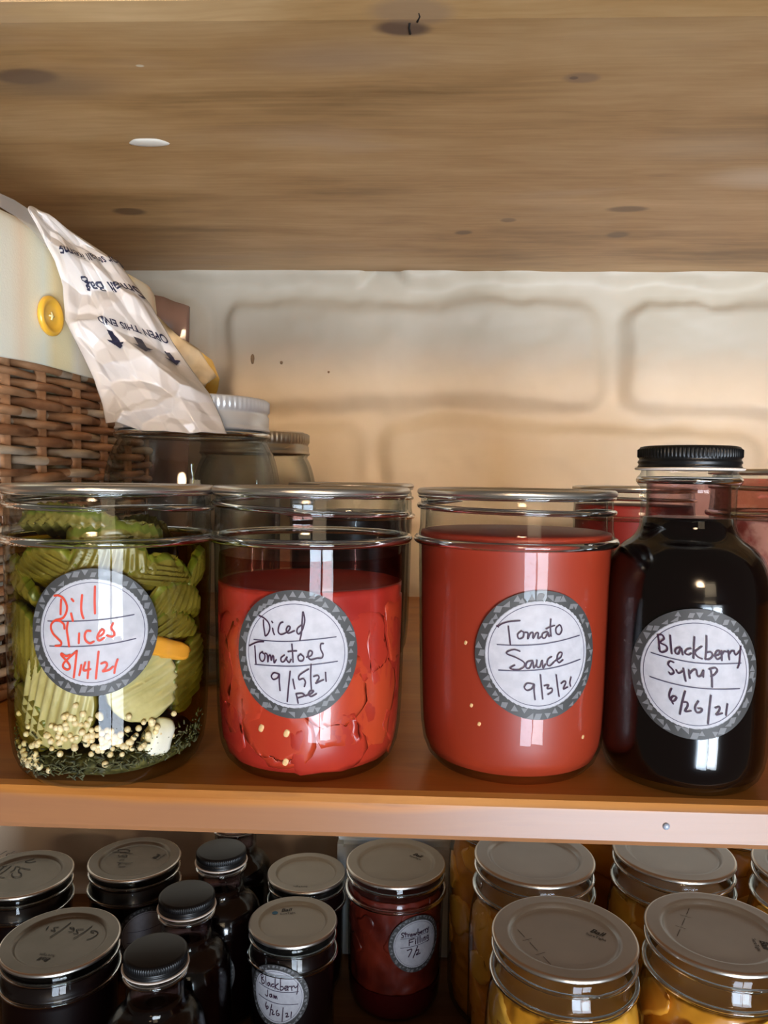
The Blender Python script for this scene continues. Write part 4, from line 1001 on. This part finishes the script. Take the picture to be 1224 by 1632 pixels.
# yellow button
YB = mat('yellow_button', (0.78, 0.42, 0.04), 0.3, coat=0.4)
bm = bmesh.new(); lathe(bm, [(0, 0.0016), (0.0055, 0.0016), (0.0072, 0.0022), (0.0088, 0.0034), (0.0102, 0.0034), (0.0112, 0.0024), (0.0113, 0.0010), (0.0105, 0.0), (0, 0)], 48)
bt = link('button', bm, YB, ln); bt.location = (0.0108, -0.0180, 0.2122); bt.rotation_euler = (0, PI / 2, 0)
bt['label'] = 'round yellow button sewn on the cloth'
bm = bmesh.new()
for a in (0, PI / 2): tube(bm, [(0.0022 * math.cos(a + q), 0.0022 * math.sin(a + q), 0.0019) for q in (0,)] + [(0, 0, 0.0026)] + [(-0.0022 * math.cos(a), -0.0022 * math.sin(a), 0.0019)], 0.0006, 6)
link('thread', bm, mat('button_thread', (0.85, 0.72, 0.35), 0.7), bt)

def px_sheet(name, top, bot, ytop, ybot, m, nu=24, nv=12, bulge=0.0, crum=0.0, thick=0.001, seed=0, parent=None, freq=40):
    """cloth or film panel stretched between two traced edges at given distances"""
    def samp(P, t):
        f = t * (len(P) - 1); i = min(int(f), len(P) - 2); g = f - i
        return (P[i][0] + (P[i + 1][0] - P[i][0]) * g, P[i][1] + (P[i + 1][1] - P[i][1]) * g)
    bm = bmesh.new(); G = []
    for j in range(nv + 1):
        v = j / nv; row = []
        for i in range(nu + 1):
            u = i / nu; a = on_y(*samp(top, u), ytop[0] + (ytop[1] - ytop[0]) * u); b = on_y(*samp(bot, u), ybot[0] + (ybot[1] - ybot[0]) * u)
            p = a + (b - a) * v
            p = p + np.array([0, -1, 0]) * bulge * math.sin(PI * u) * math.sin(PI * min(v, 1))
            c = crum * (1 - abs(2 * noise.noise(Vector((p[0] * freq + seed, p[2] * freq, seed))))) if crum else 0
            p = p + np.array([0.2, -1, 0.1]) * c
            row.append(bm.verts.new(p))
        G.append(row)
    for A, B in zip(G, G[1:]):
        for i in range(nu): bm.faces.new((A[i], A[i + 1], B[i + 1], B[i]))
    o = link(name, bm, m, None)
    if parent is not None:
        o.parent = parent; o.matrix_parent_inverse = world_of(parent).inverted()
    md = o.modifiers.new('thickness', 'SOLIDIFY'); md.thickness = thick; md.offset = 0
    return o
def world_of(o):
    m = Matrix.Identity(4)
    while o is not None:
        m = o.matrix_parent_inverse.copy() @ m if False else m
        loc = Matrix.Translation(o.location) @ o.rotation_euler.to_matrix().to_4x4()
        m = loc @ m; o = o.parent
    return m
CREAM = noise_mat('cream_cloth', (0.62, 0.48, 0.27), (0.80, 0.68, 0.48), 30, rough=0.85)
px_sheet('cloth_tie', [(205, 480), (255, 512), (292, 545), (318, 562), (345, 603)], [(225, 640), (262, 655), (300, 655), (318, 632), (334, 614)], (0.615, 0.60), (0.612, 0.595), CREAM, bulge=0.012, crum=0.012, thick=0.0015, seed=4, parent=bx, freq=55)
YT = noise_mat('yellow_cloth', (0.62, 0.36, 0.05), (0.70, 0.50, 0.18), 25, rough=0.85)
px_sheet('yellow_tie', [(290, 545), (320, 562), (338, 575), (350, 605)], [(290, 665), (318, 668), (334, 660), (344, 630)], (0.632, 0.628), (0.632, 0.626), YT, bulge=0.006, crum=0.004, thick=0.002, seed=2, parent=bx)
o = px_sheet('brown_packet', [(190, 440), (232, 470), (262, 478), (303, 492)], [(196, 985), (232, 985), (262, 985), (296, 985)], (0.640, 0.645), (0.640, 0.645), film('brown_film', (0.30, 0.19, 0.15), 0.85, 0.15, 0.3, 0.5), bulge=0.012, crum=0.006, thick=0.004, seed=9)
tag(o, 'brown translucent plastic packet standing behind the basket, its corner above the white bag', 'packet')

# ------------------------------------------------------------------ white plastic bag
BAGM = film('white_bag_film', (0.90, 0.85, 0.81), 0.92, 0.22, 0.35, 0.35)
LP = [(45, 335), (62, 366), (85, 412), (99, 455), (105, 512), (127, 556), (150, 606), (163, 646), (170, 676)]
RP = [(66, 338), (118, 372), (188, 418), (240, 487), (276, 546), (306, 590), (336, 632), (352, 665), (361, 691)]
LD = [0.405, 0.408, 0.412, 0.416, 0.414, 0.412, 0.412, 0.413, 0.414]
RD = [0.430, 0.440, 0.452, 0.458, 0.452, 0.445, 0.436, 0.428, 0.424]
def lerp(P, t):
    f = min(max(t, 0), 1) * (len(P) - 1); i = min(int(f), len(P) - 2); g = f - i
    g2 = g
    if isinstance(P[0], tuple): return tuple(P[i][k] + (P[i + 1][k] - P[i][k]) * g2 for k in range(len(P[0])))
    return P[i] + (P[i + 1] - P[i]) * g2
_rs = np.random.RandomState(11)
def _seeds(sp):
    P = [(x + _rs.uniform(-.5, .5) * sp, y + _rs.uniform(-.5, .5) * sp * 1.6) for x in np.arange(-.03, .12, sp) for y in np.arange(-.04, .22, sp * 1.6)]
    P = np.array(P); return P, (P ** 2).sum(1) / 2
BAG_A, BAG_A2 = _seeds(0.024); BAG_B, BAG_B2 = _seeds(0.024); BAG_C, BAG_C2 = _seeds(0.012); BAG_D, BAG_D2 = _seeds(0.012)
def bag_point(u, t, crumple=True):
    a = on_y(*lerp(LP, t), lerp(LD, t)); b = on_y(*lerp(RP, t), lerp(RD, t))
    p = a + (b - a) * u
    # belly towards the shelf front
    p = p + np.array([0.10, -1.0, 0.15]) * (0.016 * math.sin(PI * u) ** 0.8 * (0.35 + 0.65 * t))
    # bottom hem dips in the middle
    if t > 0.8: p = p + np.array([0, 0, -1]) * 0.0045 * math.sin(PI * u) * (t - 0.8) / 0.2
    if crumple:
        q = np.array((u * 0.085, t * 0.175))
        c = 30.0 * (np.max(BAG_A @ q - BAG_A2) - np.max(BAG_B @ q - BAG_B2)) + 26.0 * (np.max(BAG_C @ q - BAG_C2) - np.max(BAG_D @ q - BAG_D2))
        c *= min(1.0, t * 6)
        e = min(u, 1 - u) * 5; p = p + np.array([0.15, -1, 0.2]) * c * min(1, 0.25 + e)
    return p
bag = thing('plastic_bag', 'crumpled white plastic bag with printed arrows hanging over the basket edge', 'bag', tuple(bag_point(0.5, 0.5)))
bl = np.array(bag.location)
bm = bmesh.new(); G = []
NU, NT = 110, 200
for j in range(NT + 1):
    G.append([bm.verts.new(bag_point(i / NU, j / NT) - bl) for i in range(NU + 1)])
for A, B in zip(G, G[1:]):
    for i in range(NU): bm.faces.new((A[i], B[i], B[i + 1], A[i + 1]))
bs = link('bag_film', bm, BAGM, bag); md = bs.modifiers.new('film', 'SOLIDIFY'); md.thickness = 0.00025; md.offset = 0
# clear torn end lying along the liner edge
bm = bmesh.new(); G = []
CT = [(-60, 272), (0, 308), (22, 318), (45, 333), (66, 340)]; CB = [(-60, 300), (0, 330), (25, 345), (52, 368), (76, 396)]
for j in range(9):
    row = []
    for i in range(25):
        u = i / 24; a = on_y(*lerp(CT, u), 0.395 + 0.020 * u); b = on_y(*lerp(CB, u), 0.392 + 0.018 * u); p = a + (b - a) * j / 8
        p = p + np.array([0, -1, 0]) * 0.002 * noise.noise(Vector((p[0] * 60, p[2] * 60, 2)))
        row.append(bm.verts.new(p - bl))
    G.append(row)
for A, B in zip(G, G[1:]):
    for i in range(24): bm.faces.new((A[i], B[i], B[i + 1], A[i + 1]))
ce = link('clear_end', bm, film('clear_bag_film', (0.55, 0.53, 0.50), 0.45, 0.12, 0.3, 0.6), bag); ce['label'] = 'clear grey end of the bag'
# printing
BAGINK = mat('navy_print', (0.018, 0.020, 0.050), 0.45)
bm = bmesh.new()
def surf(u, t):
    p = bag_point(u, t); e = 0.004
    du = bag_point(u + e, t) - bag_point(u - e, t); dt = bag_point(u, t + e) - bag_point(u, t - e)
    n_ = np.cross(du, dt); n_ /= np.linalg.norm(n_)
    if n_[1] > 0: n_ = -n_
    return p + n_ * 0.0009 - bl
def bag_text(body, u_mid, u_half, t_mid, t_half, bold=0.0):
    V, Fs = text_mesh(body, 1.0, 0, bold)
    tmp = bmesh.new(); vs = [tmp.verts.new((x, y_, 0)) for x, y_ in V]
    for f in Fs:
        try: tmp.faces.new([vs[i] for i in f])
        except Exception: pass
    bmesh.ops.triangulate(tmp, faces=tmp.faces)
    for _ in range(3):
        es = [e for e in tmp.edges if e.calc_length() > 0.12]
        if es: bmesh.ops.subdivide_edges(tmp, edges=es, cuts=1); bmesh.ops.triangulate(tmp, faces=tmp.faces)
    xs = [v.co.x for v in tmp.verts]; ys = [v.co.y for v in tmp.verts]
    x0, x1, y0, y1 = min(xs), max(xs), min(ys), max(ys)
    mp = {}
    for v in tmp.verts:
        a = (v.co.x - x0) / (x1 - x0) * 2 - 1; b = (v.co.y - y0) / (y1 - y0) * 2 - 1
        mp[v] = bm.verts.new(surf(u_mid - a * u_half, t_mid + b * t_half))
    for f in tmp.faces:
        try: bm.faces.new([mp[v] for v in f.verts])
        except Exception: pass
    tmp.free()
bag_text('Small Bag', 0.62, 0.34, 0.355, 0.026, 0.015)
bag_text('for small items', 0.60, 0.40, 0.262, 0.016, 0.01)
bag_text('OPEN THIS END', 0.64, 0.30, 0.498, 0.013, 0.02)
def arrow(u0, t0, w):
    sh = [(-.38, -1), (.38, -1), (.38, .15), (1, .15), (0, 1), (-1, .15), (-.38, .15)]
    n = 36; vv = {}
    def inside(x, y_):
        c = False; j = len(sh) - 1
        for i in range(len(sh)):
            (xi, yi), (xj, yj) = sh[i], sh[j]
            if (yi > y_) != (yj > y_) and x < (xj - xi) * (y_ - yi) / (yj - yi) + xi: c = not c
            j = i
        return c
    def V(i, j):
        if (i, j) not in vv: vv[i, j] = bm.verts.new(surf(u0 + (i / n * 2 - 1) * w, t0 + (j / n * 2 - 1) * 0.043))
        return vv[i, j]
    for i in range(n):
        for j in range(n):
            if inside((i + .5) / n * 2 - 1, (j + .5) / n * 2 - 1): bm.faces.new((V(i, j), V(i + 1, j), V(i + 1, j + 1), V(i, j + 1)))
arrow(0.40, 0.575, 0.085); arrow(0.63, 0.580, 0.085); arrow(0.86, 0.585, 0.075)
link('printing', bm, BAGINK, bag, smooth=False)
